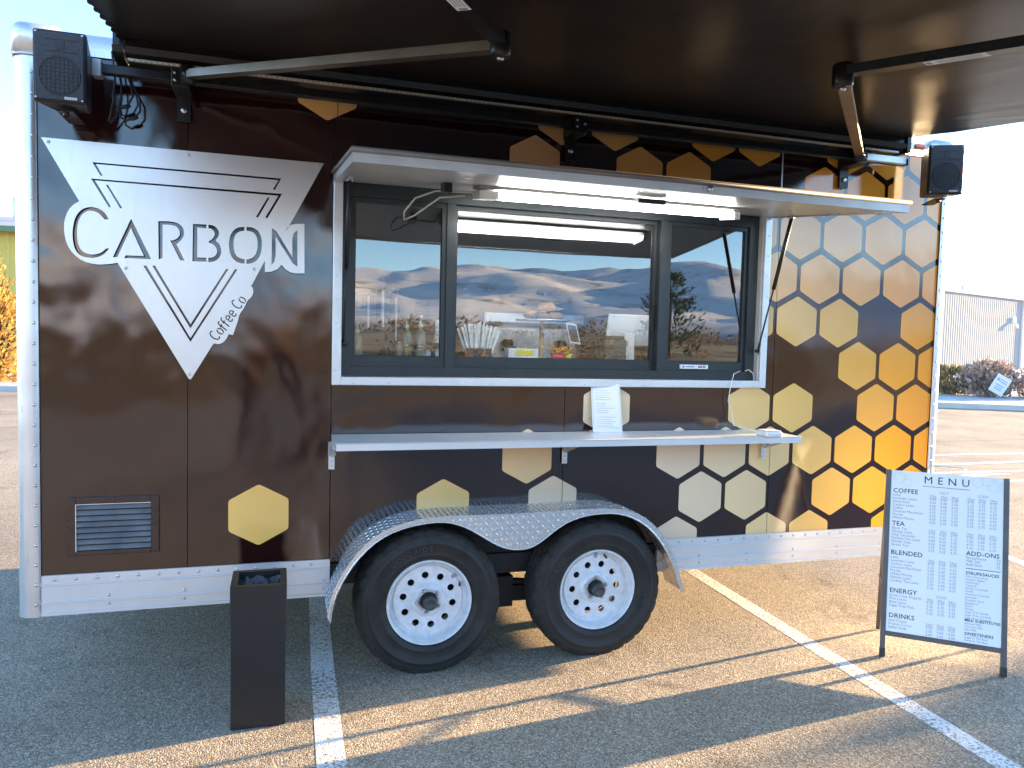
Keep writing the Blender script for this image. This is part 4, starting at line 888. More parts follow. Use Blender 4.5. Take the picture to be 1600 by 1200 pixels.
# ================================================================ AWNING
AX0, AX1, AZ0, ASL, AY1 = -.735, 3.215, 2.775, .13, -2.44
AW = empty('awning', (1.24, -.1, 2.62), 'black retractable folding arm awning reaching over the trailer front', 'awning')
def az(y): return AZ0+ASL*(y+.15)
mb = MB(); nx, ny = 60, 26; 
for j in range(ny+1):
    for i in range(nx+1):
        x = AX0+(AX1-AX0)*i/nx; y = -.13+(AY1+.13)*j/ny
        ex_ = .012*noise.noise((y*9, 1.7 if i < 5 else 8.2, 0)) if i in (0, nx) else 0
        z = az(y)-.020*math.sin(math.pi*j/ny)*(1-.5*abs(2*i/nx-1))+.006*noise.noise((x*1.3, y*2.5, 0))
        mb.v.append(Vector((x+ex_, y, z)))
for j in range(ny):
    for i in range(nx): mb.f.append([j*(nx+1)+i, j*(nx+1)+i+1, (j+1)*(nx+1)+i+1, (j+1)*(nx+1)+i]); mb.sm.append(True)
build(mb, 'fabric', FABRIC, AW, recalc=False)
mb = MB(); A, B = [], []          # scalloped hem at the left edge
for j in range(121):
    y = -.16+(AY1+.2)*j/120; A.append((AX0+.02, y, az(y)-.003)); B.append((AX0-.006-.010*abs(math.sin(j*.62)), y, az(y)-.004-.004*abs(math.sin(j*.62))))
mb.sheet(A, B); build(mb, 'scalloped_hem', FABRIC, AW, recalc=False)
mb = MB(); mb.box((AX0-.03, AY1-.08, az(AY1)-.06), (AX1+.03, AY1, az(AY1)+.03)); build(mb, 'front_rail', BLACKM, AW)
cs = [(-.014,2.70),(-.06,2.694),(-.15,2.694),(-.185,2.71),(-.192,2.735),(-.175,2.742),(-.175,2.80),(-.15,2.825),(-.08,2.835),(-.014,2.832)]
mb = MB(); mb.sheet([(AX0+.012,)+p for p in cs], [(AX1-.01,)+p for p in cs]); n = len(cs); mb.add([(AX1-.01,)+p for p in cs], [list(range(n))]); build(mb, 'roller_case', BLACKM, AW)
mb = MB(); cs2 = [(p[0]*1.0, p[1]) for p in cs]; mb.add([(AX0-.035,)+p for p in cs2]+[(AX0+.005,)+p for p in cs2], [list(range(n)), list(range(n, 2*n))[::-1]]+[(i, (i+1) % n, n+(i+1) % n, n+i) for i in range(n)])
ec = build(mb, 'end_plate', BLACKM, AW); build(MB().tube([(AX0-.02,-.10,2.755),(AX0+.02,-.10,2.755)], .032, 14), 'roller_spindle', STEEL, ec)
build(MB().box((AX0-.036,-.17,2.80),(AX0+.03,-.03,2.838)), 'end_cover', ALUW, AW)
build(MB().box((AX1-.005,-.19,2.69),(AX1+.02,-.014,2.835)), 'end_plate', BLACKM, AW)
# LED strip under the case lip
ls = build(MB().box((AX0+.02,-.176,2.684),(AX1-.05,-.160,2.6935)), 'led_strip', LEDBEAD, AW)
mb = MB()
for k in range(180):
    x = AX0+.03+k*.0213; mb.box((x,-.1785,2.683),(x+.011,-.1762,2.689))
tag(build(mb, 'led_chips', simple('led_phosphor', (.80,.74,.58), .3), ls), kind='stuff')
build(MB().bbox((-.835,-.150,2.630),(3.26,-.110,2.668),.004), 'torsion_bar', BLACKM, AW)
def bracket(x, big=True):
    b = build(MB().bbox((x-.035,-.165,2.605),(x+.035,-.012,2.700),.004).box((x-.028,-.03,2.50),(x+.028,-.012,2.605)), 'wall_bracket', BLACKM, AW)
    build(MB().lathe([(.013,-.03),(.013,-.038),(.007,-.040),(0,-.040)], (x,0,2.545), 'y', 12).lathe([(.007,-.165),(.006,-.171),(0,-.172)], (x-.02,0,2.66), 'y', 8).lathe([(.007,-.165),(.006,-.171),(0,-.172)], (x-.02,0,2.63), 'y', 8).lathe([(.007,-.165),(.006,-.171),(0,-.172)], (x+.02,0,2.645), 'y', 8), 'bolt', STEEL, b)
for x in (-.52, 1.27, 2.93): bracket(x)
def arm(sh, el, fr_, name='folding_arm'):
    sh, el, fr_ = Vector(sh), Vector(el), Vector(fr_)
    a = build(MB().bar(sh, el, .042, .026).bar(sh+Vector((0,0,.016)), el+Vector((0,0,.016)), .030, .010), name, BARM, AW)
    build(MB().bar(el+Vector((0,0,.02)), fr_+Vector((0,0,.02)), .046, .030), 'forearm', BLACKM, a)
    build(MB().lathe([(0,-.03),(.030,-.03),(.034,-.02),(.034,.040),(.028,.046),(0,.046)], el, 'z', 18), 'elbow_joint', BLACKM, a)
    build(MB().lathe([(0,.0),(.011,0),(.011,-.010),(0,-.010)], el+Vector((0,0,-.030)), 'z', 10), 'elbow_bolt', STEEL, a)
    build(MB().lathe([(0,-.035),(.028,-.035),(.030,.035),(0,.035)], sh, 'z', 14), 'shoulder_joint', BLACKM, a)
    return a
def pl(px_, py_, d):       # pixel on the plane d below the fabric
    q = ray(px_, py_); n_ = Vector((0,-ASL,1)); P = Vector((0,-.15,AZ0-d)); return CAM+q*((P-CAM).dot(n_)/q.dot(n_))
e1 = pl(782, 74, .115); s1 = Vector((-.49,-.175,2.652)); d1 = pl(712, 5, .115)-e1; f1 = e1+d1*((AY1+.03-e1.y)/d1.y)
e2 = pl(1317, 122, .115); s2 = Vector((2.90,-.175,2.652)); d2 = pl(1590, 80, .115)-e2; f2 = e2+d2*((AY1+.03-e2.y)/d2.y)
a1 = arm(s1, e1, f1); a2 = arm(s2, e2, f2)
build(MB().bbox((2.95,-.178,2.625),(3.22,-.150,2.665),.004), 'shoulder_clamp', ALUW, AW)
build(MB().bbox((-.850,-.158,2.615),(-.815,-.104,2.682),.003), 'bar_clamp', ALUW, AW)
def sticker(e_, f_, s0, s1_, nm='warning_label'):
    d = (f_-e_); L_ = d.length; d.normalize(); side = d.cross(Vector((0,0,1))).normalized(); 
    if side.y > 0: side = -side
    c = e_+d*((s0+s1_)/2); u_ = Vector((0,0,1))
    lb = build(MB().obox(c+Vector((0,0,.0045)), d*(s1_-s0)/2, side*.020, u_*.0004), nm, PAPER, AW)
    mb = MB()
    for k in range(4): mb.obox(c+Vector((0,0,.0039))+side*(.012-.008*k)+d*.01, d*(s1_-s0)*.36, side*.0015, u_*.0001)
    mb.obox(c+Vector((0,0,.0039))-d*(s1_-s0)*.43, d*.008, side*.012, u_*.0001); build(mb, 'small_print', PRINTG, lb)
sticker(e1, f1, .36, .52); sticker(e2, f2, .27, .45)

# ================================================================ SPEAKERS
def speaker(c, yaw, tilt, label, wd=.185, ht=.272, dp=.20):
    e_ = empty('loudspeaker', c, label, 'speaker', 'loudspeakers on the trailer corners'); c = Vector(c)
    Mt = Matrix.Translation(c) @ Matrix.Rotation(yaw, 4, 'Z') @ Matrix.Rotation(tilt, 4, 'X')
    def bl(mb, nm, mat, par=e_, rc=True):
        mb.v = [Mt @ v for v in mb.v]; return build(mb, nm, mat, par, recalc=rc)
    bm = bmesh.new(); bmesh.ops.create_cube(bm, size=1)
    for v in bm.verts:
        bk = v.co.y > 0; v.co = Vector((v.co.x*wd*(.72 if bk else 1), v.co.y*dp, v.co.z*ht*(.86 if bk else 1)))
    bmesh.ops.bevel(bm, geom=bm.edges[:], offset=.010, segments=3, affect='EDGES', profile=.5)
    bl(MB().bm(bm), 'cabinet', PLASTIC)
    gr = MB(); gr.bbox((-wd/2+.008,-dp/2-.006,-ht/2+.008),(wd/2-.008,-dp/2+.002,ht/2-.008),.005); go = bl(gr, 'grille', GRILLE)
    rg = MB(); rg.lathe([(.066,0),(.070,-.0035),(.074,0)], (0,-dp/2-.006,-.035), 'y', 40); 
    for k in range(9):
        o_ = -.060+k*.015; q = math.sqrt(max(0, .068**2-o_**2)); rg.box((o_-.0012,-dp/2-.0085,-.035-q),(o_+.0012,-dp/2-.006,-.035+q)).box((-q,-dp/2-.0082,-.035+o_-.0012),(q,-dp/2-.006,-.035+o_+.0012))
    rg.box((-.045,-dp/2-.008,.053),(.06,-dp/2-.006,.056)).box((-.045,-dp/2-.008,.098),(.06,-dp/2-.006,.101)).box((-.012,-dp/2-.008,.062),(.018,-dp/2-.006,.092))
    bl(rg, 'grille_ribs', PLASTIC, go)
    bl(MB().box((.018,-dp/2-.0085,-.122),(.060,-dp/2-.006,-.113)), 'name_plate', PAPER)
    tx = MB()
    for k in range(6): tx.box((.022+k*.006,-dp/2-.0092,-.120),(.0255+k*.006,-dp/2-.0086,-.115))
    bl(tx, 'name_plate_print', PRINTG)
    for sx in (-1, 1):
        for sz in (-1, 1): bl(MB().lathe([(.0045,-dp/2-.006),(.004,-dp/2-.008),(0,-dp/2-.0085)], (sx*(wd/2-.014),0,sz*(ht/2-.014)), 'y', 10), 'screw', STEEL)
    bl(MB().box((-.03,-.03,-ht/2-.012),(.03,.16,-ht/2-.006)).lathe([(.010,-ht/2-.026),(.012,-ht/2-.022),(.012,-ht/2-.012)], (0,-.01,0), 'z', 12), 'mounting_bracket', BLACKM)
    return e_
speaker((-.925, -.215, 2.585), R(0), R(0), 'black bookshelf loudspeaker mounted at the upper left corner of the trailer')
speaker((3.415, -.215, 2.585), R(-27), R(0), 'dark loudspeaker at the upper right corner of the trailer beside the amber marker lamp')
mb = MB()
for pts in ([(175,80),(178,110),(181,135),(176,170),(170,190)], [(181,82),(186,120),(192,140),(188,170),(180,182),(172,192)], [(186,88),(196,115),(210,140),(206,160),(196,166),(184,172),(176,160),(178,140)], [(196,115),(215,145),(222,165),(216,183),(204,187),(190,190),(184,175),(190,165)]):
    P = [aty(x, y, -.07) for x, y in pts]; P = [P[0]]+[a.lerp(b, .5) for a, b in zip(P, P[1:])]+[P[-1]]; mb.tube(P, .0045, 6)
for (x, y) in ((196,167), (208,185)): q = aty(x, y, -.07); mb.tube([q-Vector((.02,0,.006)), q, q+Vector((.02,0,.006))], [.005,.010,.005], 8)
tag(build(mb, 'speaker_cable', PLASTIC), 'loose black cables looping down beside the left loudspeaker', 'cable')

# ================================================================ THINGS ON THE SHELF
def holder():
    bl, br = aty(923, 678, -.23), aty(974, 675, -.23); bz = SZ
    p0 = atz(924, 678, SZ); p1 = atz(974, 674, SZ); d = Vector((1,-.10,0)).normalized(); wd = .158; n_ = Vector((d.y,-d.x,0)); n_ = n_ if n_.y < 0 else -n_
    e_ = empty('menu_holder', (p0+p1)/2, 'small acrylic menu stand with white price sheet on the serving shelf', 'menu stand')
    up_ = (Vector((0,0,1))*.965-n_*.26).normalized(); H = .272; c0 = (p0+p1)/2
    n2 = d.cross(up_); n2 = n2 if n2.y < 0 else -n2
    build(MB().obox(c0+up_*H/2, d*wd/2, up_*H/2, n2*.003), 'back_plate', ACRYL, e_)
    build(MB().obox(c0-n_*.05+Vector((0,0,.0025)), d*wd/2, n_*.06, Vector((0,0,.0022))), 'foot', ACRYL, e_)
    pp = build(MB().obox(c0+up_*(H*.53)+n2*.0038, d*(wd/2-.011), up_*(H*.43), n2*.0004), 'price_sheet', PAPER, e_)
    mb = MB(); wr = wd-.04
    body = ['SIZES']
    vs, fs = text_bm('MENU', .016, 'CENTER', 1, 0, 1.4)
    org = c0+up_*(H*.87)+n2*.0046
    mb.add([org+d*v.x+up_*v.y for v in vs], fs); rnd = random.Random(3)
    for k in range(17):
        if k in (5, 11): continue
        L_ = wr*rnd.uniform(.45, .95); mb.obox(org-up_*(.018+.0115*k)+d*(L_-wr)/2, d*L_/2, up_*.0014, n2*.0001)
    build(mb, 'lettering', simple('faint_print', (.5,.52,.56), .6), e_)
holder()
q = atz(1209, 683, SZ)
cr = empty('card_reader', (q.x, q.y, SZ), 'small white card reader with cord at the right end of the serving shelf', 'card reader')
build(MB().bbox((q.x-.05,q.y-.01,SZ),(q.x+.048,q.y+.085,SZ+.028),.008), 'body', WHITE, cr)
build(MB().bbox((q.x-.044,q.y-.004,SZ+.0282),(q.x+.042,q.y+.079,SZ+.034),.004), 'keypad', PAPER, cr)
mb = MB(); mb.tube([(q.x-.03,q.y+.085,SZ+.016),(q.x-.055,-.06,SZ+.03),(q.x-.05,-.035,SZ+.09),(q.x-.075,-.03,SZ+.16),(q.x-.06,-.028,SZ+.25),(q.x-.045,-.03,SZ+.31),(q.x+.0,-.02,SZ+.325)], .0022, 6); build(mb, 'cord', WHITE, cr)

# ================================================================ INSIDE THE WINDOW
build(MB().bbox((.0,.16,1.44),(2.60,.56,1.470),.004), 'inner_counter', COUNTER, T)
build(MB().box((-.1,1.70,1.50),(3.2,2.07,1.53)).box((-.1,1.75,2.0),(3.2,2.07,2.02)), 'rear_shelves', DARKIN, T)
build(MB().box((.2,1.35,.52),(3.2,2.06,1.35)), 'rear_cabinet', COUNTER, T)
CZ = 1.4705
CUPD = simple('smoked_plastic_cup', (.05,.065,.08), .15, 0, .2); CUPW = simple('white_paper_cup', (.84,.84,.82), .5, 0, .04); GLJ = simple('greenish_jar_glass', (.30,.33,.27), .1, 0, .2)
def ip(x, y, Y): return aty(x, y, Y)
def cupstack(x0, x1, ytop, ybot, Y, mat, label):
    a, b = ip(x0, ybot, Y), ip(x1, ytop, Y); cx = (a.x+b.x)/2; wd = abs(b.x-a.x)/2; z0, z1 = a.z, b.z
    e_ = empty('cup_stack', (cx, Y, z0), label, 'cups', 'cups stacked inside the window'); n = max(4, int((z1-z0)/.022)); mb = MB()
    pr = [(0, 0)]
    for k in range(n):
        z = (z1-z0)*k/n; w_ = wd*(1-.12*k/n); pr += [(w_, z+.001), (w_*.93, z+(z1-z0)/n*.35), (w_*.93, z+(z1-z0)/n*.95)]
    pr += [(wd*.72, z1-z0), (0, z1-z0)]; mb.lathe(pr, (cx, Y, z0), 'z', 18, False); build(mb, 'cups', mat, e_)
for (x0,x1,t_,b_,m_,lb) in [(587,607,441,497,CUPD,'tallest dark inverted cup stack seen in the left pane'),(608,627,453,494,CUPD,'dark cup stack just right of the tallest stack in the left pane'),(552,560,453,482,CUPD,'dark cup stack against the left edge of the left pane'),(565,573,460,482,CUPD,'narrow dark cup stack second from the left frame'),(647,671,473,496,CUPD,'short wide dark cup stack at right of the left pane'),
    (572,578,462,512,CUPW,'white cup sleeve leftmost in the left pane'),(594,601,454,511,CUPW,'white cup sleeve under the tallest dark stack'),(616,621,465,532,CUPW,'white cup sleeve in the middle of the left pane'),(676,690,500,536,CUPW,'white cup stack nearest the first mullion')]:
    cupstack(x0, x1, t_, b_, 1.0 if m_ is CUPD else .75, m_, lb)
def pump(x, ytop, ybot, label, Y=.42):
    a, b = ip(x, ybot, Y), ip(x, ytop, Y); e_ = empty('syrup_bottle', (a.x, Y, CZ), label, 'bottle', 'syrup bottles inside the window'); c = (a.x, Y, 0); h = b.z-CZ
    build(MB().lathe([(0,CZ),(.030,CZ),(.031,CZ+.01),(.031,CZ+h*.55),(.026,CZ+h*.64),(.013,CZ+h*.70),(.013,CZ+h*.74)], c, 'z', 16), 'bottle', GLJ, e_)
    build(MB().lathe([(.016,CZ+h*.74),(.016,CZ+h*.80),(.006,CZ+h*.82),(.005,CZ+h*.96),(.012,CZ+h*.965),(.012,CZ+h),(0,CZ+h)], c, 'z', 12).tube([(a.x,Y,CZ+h*.97),(a.x,Y-.03,CZ+h*.96),(a.x,Y-.045,CZ+h*.92)], .004, 6), 'pump', WHITE, e_)
pump(634, 494, 556, 'syrup bottle with white pump in the middle of the left pane'); pump(656, 493, 556, 'syrup bottle with white pump right of the middle in the left pane'); pump(557, 504, 556, 'syrup bottle with pump beside the left window frame')
def jar(x0, x1, ytop, label, Y=.22, mat=GLJ):
    a, b = ip(x0, ytop, Y), ip(x1, ytop, Y); cx = (a.x+b.x)/2; r_ = (b.x-a.x)/2; h = max(.03, a.z-CZ)
    e_ = empty('glass_jar', (cx, Y, CZ), label, 'jar', 'jars on the inner counter')
    build(MB().lathe([(0,CZ),(r_*.8,CZ),(r_*.9,CZ+h*.2),(r_,CZ+h*.8),(r_*.9,CZ+h),(r_*.8,CZ+h),(r_*.85,CZ+h*.75),(r_*.7,CZ+h*.1),(0,CZ+h*.1)], (cx,Y,0), 'z', 16), 'body', mat, e_)
    build(MB().lathe([(r_*.95,CZ+h*.9),(r_*1.02,CZ+h*.9),(r_*1.02,CZ+h*1.05),(0,CZ+h*1.05)], (cx,Y,0), 'z', 16), 'lid', STEEL, e_)
jar(618, 629, 535, 'steel lidded jar left of the yellow jar'); jar(631, 640, 540, 'yellowish glass jar in the left pane', mat=simple('amber_jar', (.35,.28,.06), .15)); jar(649, 664, 541, 'widest glass jar in the left pane'); jar(664, 673, 547, 'small jar right of the widest jar', mat=CUPW); jar(680, 687, 547, 'small jar nearest the first mullion', mat=CUPW)
# straws in a dark box
a, b = ip(727, 544, .24), ip(766, 544, .24)
sb = empty('straw_holder', ((a.x+b.x)/2, .24, CZ), 'dark box full of wrapped white straws behind the middle pane', 'straw holder')
zt = ip(745, 544, .24).z; build(MB().bbox((a.x,.20,CZ),(b.x,.28,zt),.003), 'box', PLASTIC, sb)
rnd = random.Random(9); cxm = (a.x+b.x)/2; ztip = ip(745, 503, .24).z
for k in range(30):
    u_ = k/29*2-1+rnd.uniform(-.05,.05); x0 = cxm+u_*(b.x-a.x)*.40; x1 = cxm+u_*(b.x-a.x)*.82; zz = ztip-.035*abs(u_)**1.5+rnd.uniform(-.012,.006); y0 = .24+rnd.uniform(-.03,.03)
    build(MB().bar((x0,y0,zt-.05),(x1,y0+rnd.uniform(-.02,.02),zz),.0105,.004,(0,1,0)), 'straw', simple('wrapped_straw', (.74,.80,.84), .5, 0, .05) if k == 0 else bpy.data.materials['wrapped_straw'], sb)
# tissue box
a, b = ip(792, 544, .22), ip(838, 558, .22); tb = empty('small_carton', ((a.x+b.x)/2, .22, CZ), 'small white carton with yellow stripe on the inner counter', 'carton')
build(MB().bbox((a.x,.19,CZ),(b.x,.27,a.z),.002), 'box', PAPER, tb); build(MB().box((a.x+.045,.188,CZ+(a.z-CZ)*.55),(b.x-.025,.1895,CZ+(a.z-CZ)*.9)), 'yellow_stripe', simple('yellow_print', (.85,.72,.06), .5), tb)
mb = MB()
for k in range(7): mb.lathe([(.004,-.0010),(0,-.0012)], (a.x+.012+k*.018,.1895,CZ+.012), 'y', 8)
build(mb, 'dots', PRINTK, tb)
# pastry stand: two tiers
a, b = ip(805, 498, .50), ip(888, 498, .50); cx = (a.x+b.x)/2; ps = empty('pastry_stand', (cx, .5, CZ), 'tall pastry display stand with baked goods behind the middle pane', 'pastry stand')
zt = a.z; PAST = simple('baked_pastry', (.50,.28,.12), .6, 0, .35, 25, bmp=.3)
build(MB().lathe([(0,CZ),(.06,CZ),(.06,CZ+.01),(.012,CZ+.02),(.012,zt-.01)], (cx,.5,0), 'z', 18), 'post', simple('pale_wood', (.48,.36,.24), .6), ps)
build(MB().lathe([(0,zt-.01),(.15,zt-.01),(.155,zt),(0,zt)], (cx,.5,0), 'z', 28), 'tray', ALUW, ps)
for k, (dx, dy, dz) in enumerate([(-.08,-.04,.02),(-.02,-.07,.02),(.05,-.05,.02),(.09,.0,.02),(.0,0,.02),(.0,-.03,.07),(.04,.0,.075)]):
    bm = bmesh.new(); bmesh.ops.create_icosphere(bm, subdivisions=2, radius=1)
    for v in bm.verts: v.co = Vector((v.co.x*.045, v.co.y*.032, v.co.z*.024*(1+.25*math.sin(v.co.x*9))))+Vector((cx+dx,.5+dy,zt+dz))
    build(MB().bm(bm, True), 'pastry', PAST, ps)
# basket of snacks with red packet
a, b = ip(860, 549, .24), ip(905, 549, .24); bk = empty('snack_basket', ((a.x+b.x)/2,.27,CZ), 'basket of orange snacks with a red and green packet behind the glass', 'basket')
zt = a.z; build(MB().lathe([(.0,CZ),(.055,CZ),(.082,CZ+.03),(.086,CZ+.03),(.058,CZ-.0)], ((a.x+b.x)/2,.29,0), 'z', 20), 'bowl', simple('wooden_bowl', (.36,.22,.10), .6), bk)
mb = MB(); rnd = random.Random(2)
for k in range(90): 
    c = Vector(((a.x+b.x)/2+rnd.gauss(0,.030),.29+rnd.gauss(0,.02),CZ+.045+rnd.random()*.045)); d = Vector((rnd.uniform(-1,1),rnd.uniform(-1,1),rnd.uniform(-.4,.6))).normalized(); mb.bar(c-d*.014, c+d*.014, .008, .005)
tag(build(mb, 'snacks', simple('orange_snack', (.75,.38,.08), .7, 0, .2)), kind='stuff'); bpy.data.objects['snacks'].parent = bk; bpy.data.objects['snacks'].location -= bk.location
def packet(x0, x1, z0, z1, y, mat):
    mb = MB(); A = []; n = 8
    for sgn in (-1, 1):
        for i in range(n+1):
            row = []
            for j in range(5):
                u_, v_ = i/n, j/4; row.append((x0+(x1-x0)*u_, y+sgn*.016*math.sin(math.pi*u_)**.6*math.sin(math.pi*v_)**.6, z0+(z1-z0)*v_+.002*math.sin(u_*40)*(j in (0,4))))
            A.append(row)
    for k in range(2):
        for i in range(n): mb.sheet(A[k*(n+1)+i], A[k*(n+1)+i+1], True)
    return mb
build(packet(a.x+.002, a.x+.088, CZ+.018, CZ+.056, .235, None), 'red_packet', simple('red_foil', (.62,.04,.05), .3), bk); build(packet(a.x+.088, a.x+.125, CZ+.020, CZ+.054, .235, None), 'green_packet', simple('lime_foil', (.40,.62,.05), .3), bk)
# tilted picture frame (small sign) behind the basket
a = ip(905, 530, .34); pf = empty('tablet_stand', (a.x,.34,CZ), 'small tilted framed tablet between the snack basket and printer', 'tablet')
p0, p1 = ip(912, 536, .34), ip(889, 501, .34); d = Vector((.028,0,.0)); up_ = (p1-p0); ctr = (p0+p1)/2+Vector((-.02,0,-.01))
build(MB().obox(ctr, (.032,0,-.004), (.0,.004,0), Vector((-.015,0,.056))), 'frame', ALUW, pf); build(MB().obox(ctr+Vector((0,-.0045,0)), (.026,0,-.003), (0,.0008,0), Vector((-.013,0,.047))), 'screen', simple('dark_screen', (.06,.05,.05), .15), pf)
build(MB().bar(ctr+Vector((.02,.02,-.03)), (ctr.x+.06,.36,CZ), .01, .01), 'leg', BLACK, pf)
# receipt printer
a, b = ip(944, 527, .22), ip(977, 527, .22); pr_ = empty('receipt_printer', ((a.x+b.x)/2,.25,CZ), 'dark green-grey receipt printer in front of the white point of sale screen', 'printer')
PRN = simple('dark_green_plastic', (.035,.055,.052), .4, 0, .1); zt = a.z
build(MB().bbox((a.x,.20,CZ),(b.x,.32,zt-.012),.006), 'body', PRN, pr_); build(MB().bbox((a.x+.008,.205,zt-.0115),(b.x-.012,.30,zt+.010),.006), 'lid', PRN, pr_)
for x in (a.x+.008, b.x-.028): build(MB().box((x,.1975,CZ+.004),(x+.018,.1995,CZ+.030)), 'slot', BLACK, pr_)
build(MB().tube([(b.x,.22,zt-.02),(b.x+.012,.22,zt-.02),(b.x+.012,.22,zt-.045),(b.x,.22,zt-.045)], .003, 6), 'handle', PRN, pr_)
# point-of-sale screen seen from behind
a, b = ip(946, 489, .30), ip(1016, 541, .30); po = empty('point_of_sale_screen', ((a.x+b.x)/2,.3,CZ), 'white tilted point of sale tablet seen from its back in the middle pane', 'screen')
c = (a+b)/2; build(MB().bbox((-(b.x-a.x)/2,-.008,-(a.z-b.z)/2),((b.x-a.x)/2,.008,(a.z-b.z)/2),.0075), 'housing', WHITE, po)
o = po.children[0]; o.rotation_euler = (R(14),0,0); o.location = Vector((c.x,.30,b.z))-wloc(po)
build(MB().bbox((c.x-.045,.24,CZ+.002),(c.x+.015,.262,c.z-.02),.006), 'stand', WHITE, po); build(MB().bbox((c.x-.03,.22,CZ),(c.x+.075,.36,CZ+.018),.004), 'base', WHITE, po)
build(MB().tube([(c.x+.07,.24,CZ+.01),(c.x+.10,.22,CZ+.025),(c.x+.125,.22,CZ+.005)], .004, 6), 'cord', WHITE, po)
# tall back-counter machine
em = empty('espresso_machine', (1.55,1.7,1.36), 'steel espresso machine on the rear counter inside the trailer', 'espresso machine')
build(MB().bbox((1.25,1.45,1.38),(1.95,1.95,1.70),.02), 'body', STEEL, em); build(MB().bbox((1.22,1.40,1.70),(1.98,1.98,1.80),.02), 'cup_tray', STEEL, em)
for x in (1.4, 1.8): build(MB().lathe([(0,0),(.04,0),(.04,.06),(.03,.08),(0,.08)], (x,1.42,1.52), 'z', 16).tube([(x,1.40,1.55),(x,1.25,1.54)], .014, 8), 'group_head', BLACK, em)

# ================================================================ TRASH BIN
bn = empty('trash_bin', (-.19,-.40,0), 'tall black square trash bin standing in front of the trailer skirt', 'trash bin')
bx0, bx1, by0, by1, bh = -.294, -.085, -.505, -.285, .585
mb = MB(); t_ = .004
mb.box((bx0,by0,.003),(bx1,by0+t_,bh-.06)).box((bx0,by1-t_,.003),(bx1,by1,bh-.06)).box((bx0,by0+t_,.003),(bx0+t_,by1-t_,bh-.06)).box((bx1-t_,by0+t_,.003),(bx1,by1-t_,bh-.06)).box((bx0+t_,by0+t_,.004),(bx1-t_,by1-t_,.01)); build(mb, 'body', BLACK, bn)
o0 = .0035; rim = [(bx0-o0,by0-o0),(bx1+o0,by0-o0),(bx1+o0,by1+o0),(bx0-o0,by1+o0)]; rin = [(bx0+.022,by0+.022),(bx1-.022,by0+.022),(bx1-.022,by1-.022),(bx0+.022,by1-.022)]
mb = MB(); V_ = [(x,y,bh-.062) for x,y in rim]+[(x,y,bh) for x,y in rim]+[(x,y,bh+.0) for x,y in rin]+[(x,y,bh-.05) for x,y in rin]
mb.add(V_, [(k*4+i, k*4+(i+1)%4, (k+1)*4+(i+1)%4, (k+1)*4+i) for k in range(3) for i in range(4)]); build(mb, 'rim', BLACK, bn)
mb = MB(); n = 26; rnd = random.Random(4)
for j in range(n+1):
    for i in range(n+1):
        u_, v_ = i/n, j/n; e_ = min(u_,1-u_,v_,1-v_); x = bx0+.020+(bx1-bx0-.04)*u_; y = by0+.020+(by1-by0-.04)*v_
        z = bh-.018-.16*min(1, e_*3.2)+.030*noise.noise((x*38,y*38,3))+.02*noise.noise((x*80,y*60,9))*(1 if e_ > 0 else .3); mb.v.append(Vector((x,y,min(z, bh-.004))))
for j in range(n):
    for i in range(n): mb.f.append([j*(n+1)+i, j*(n+1)+i+1, (j+1)*(n+1)+i+1, (j+1)*(n+1)+i]); mb.sm.append(True)
build(mb, 'bin_bag', BAG, bn, recalc=False)

# ================================================================ MENU BOARD (A-frame)
E3, N3, L3, R3 = Vector((.765,-.645,0)), Vector((.645,.765,0)), Vector((2.875,-.528,0)), Vector((3.304,-.89,0))
BFR = simple('grey_brown_anodised_frame', (.085, .08, .08), .35, .5, .15)
MBD = empty('menu_board', (3.2,-.5,0), 'folding A-frame sidewalk board with white printed menu sheet standing right of the trailer', 'menu board')
UPB = (Vector((0,0,.952))+N3*.200); LB = UPB.length; UPB.normalize(); WB = (R3-L3).length; EB = (R3-L3).normalized(); NB = EB.cross(UPB); NB = NB if NB.y < 0 else -NB
def bp(u_, v_, d=0.): return L3+EB*u_+UPB*v_+NB*d
for u_ in (.012, WB-.012):
    p = build(MB().obox(bp(u_, LB/2+.01), EB*.012, UPB*(LB/2-.012), NB*.013), 'frame_post', BFR, MBD); build(MB().obox(bp(u_, .024), EB*.0135, UPB*.022, NB*.0145), 'rubber_foot', PLASTIC, MBD)
build(MB().obox(bp(WB/2, .122), EB*(WB/2-.0242), UPB*.012, NB*.012), 'bottom_rail', BFR, MBD)
PB0, PB1 = .1345, LB-.004
build(MB().obox(bp(WB/2, (PB0+PB1)/2, .006), EB*(WB/2-.0245), UPB*((PB1-PB0)/2), NB*.003), 'menu_sheet', BOARDW, MBD)
for u_ in (.012, WB-.012):
    a = bp(u_, LB-.03, -.016); f_ = L3+EB*u_+N3*.42+Vector((0,0,.004)); build(MB().bar(f_, a, .02, .02, tuple(N3)), 'rear_leg', BFR, MBD)
build(MB().bar(L3+EB*.02+N3*.36+Vector((0,0,.28)), L3+EB*(WB-.02)+N3*.36+Vector((0,0,.28)), .018, .018), 'rear_cross_bar', BFR, MBD)
build(MB().bar(bp(.0,.36,-.014), L3+N3*.345+Vector((0,0,.335)), .004, .014), 'folding_stay', BFR, MBD)
mb = MB(); h0 = WB*.36; h1 = WB*.66; mb.tube([bp(h0,LB-.01,-.02), bp(h0,LB+.026,-.02), bp(h0+.015,LB+.034,-.02), bp(h1-.015,LB+.034,-.02), bp(h1,LB+.026,-.02), bp(h1,LB-.01,-.02)], .0045, 8); build(mb, 'carry_handle', STEEL, MBD)
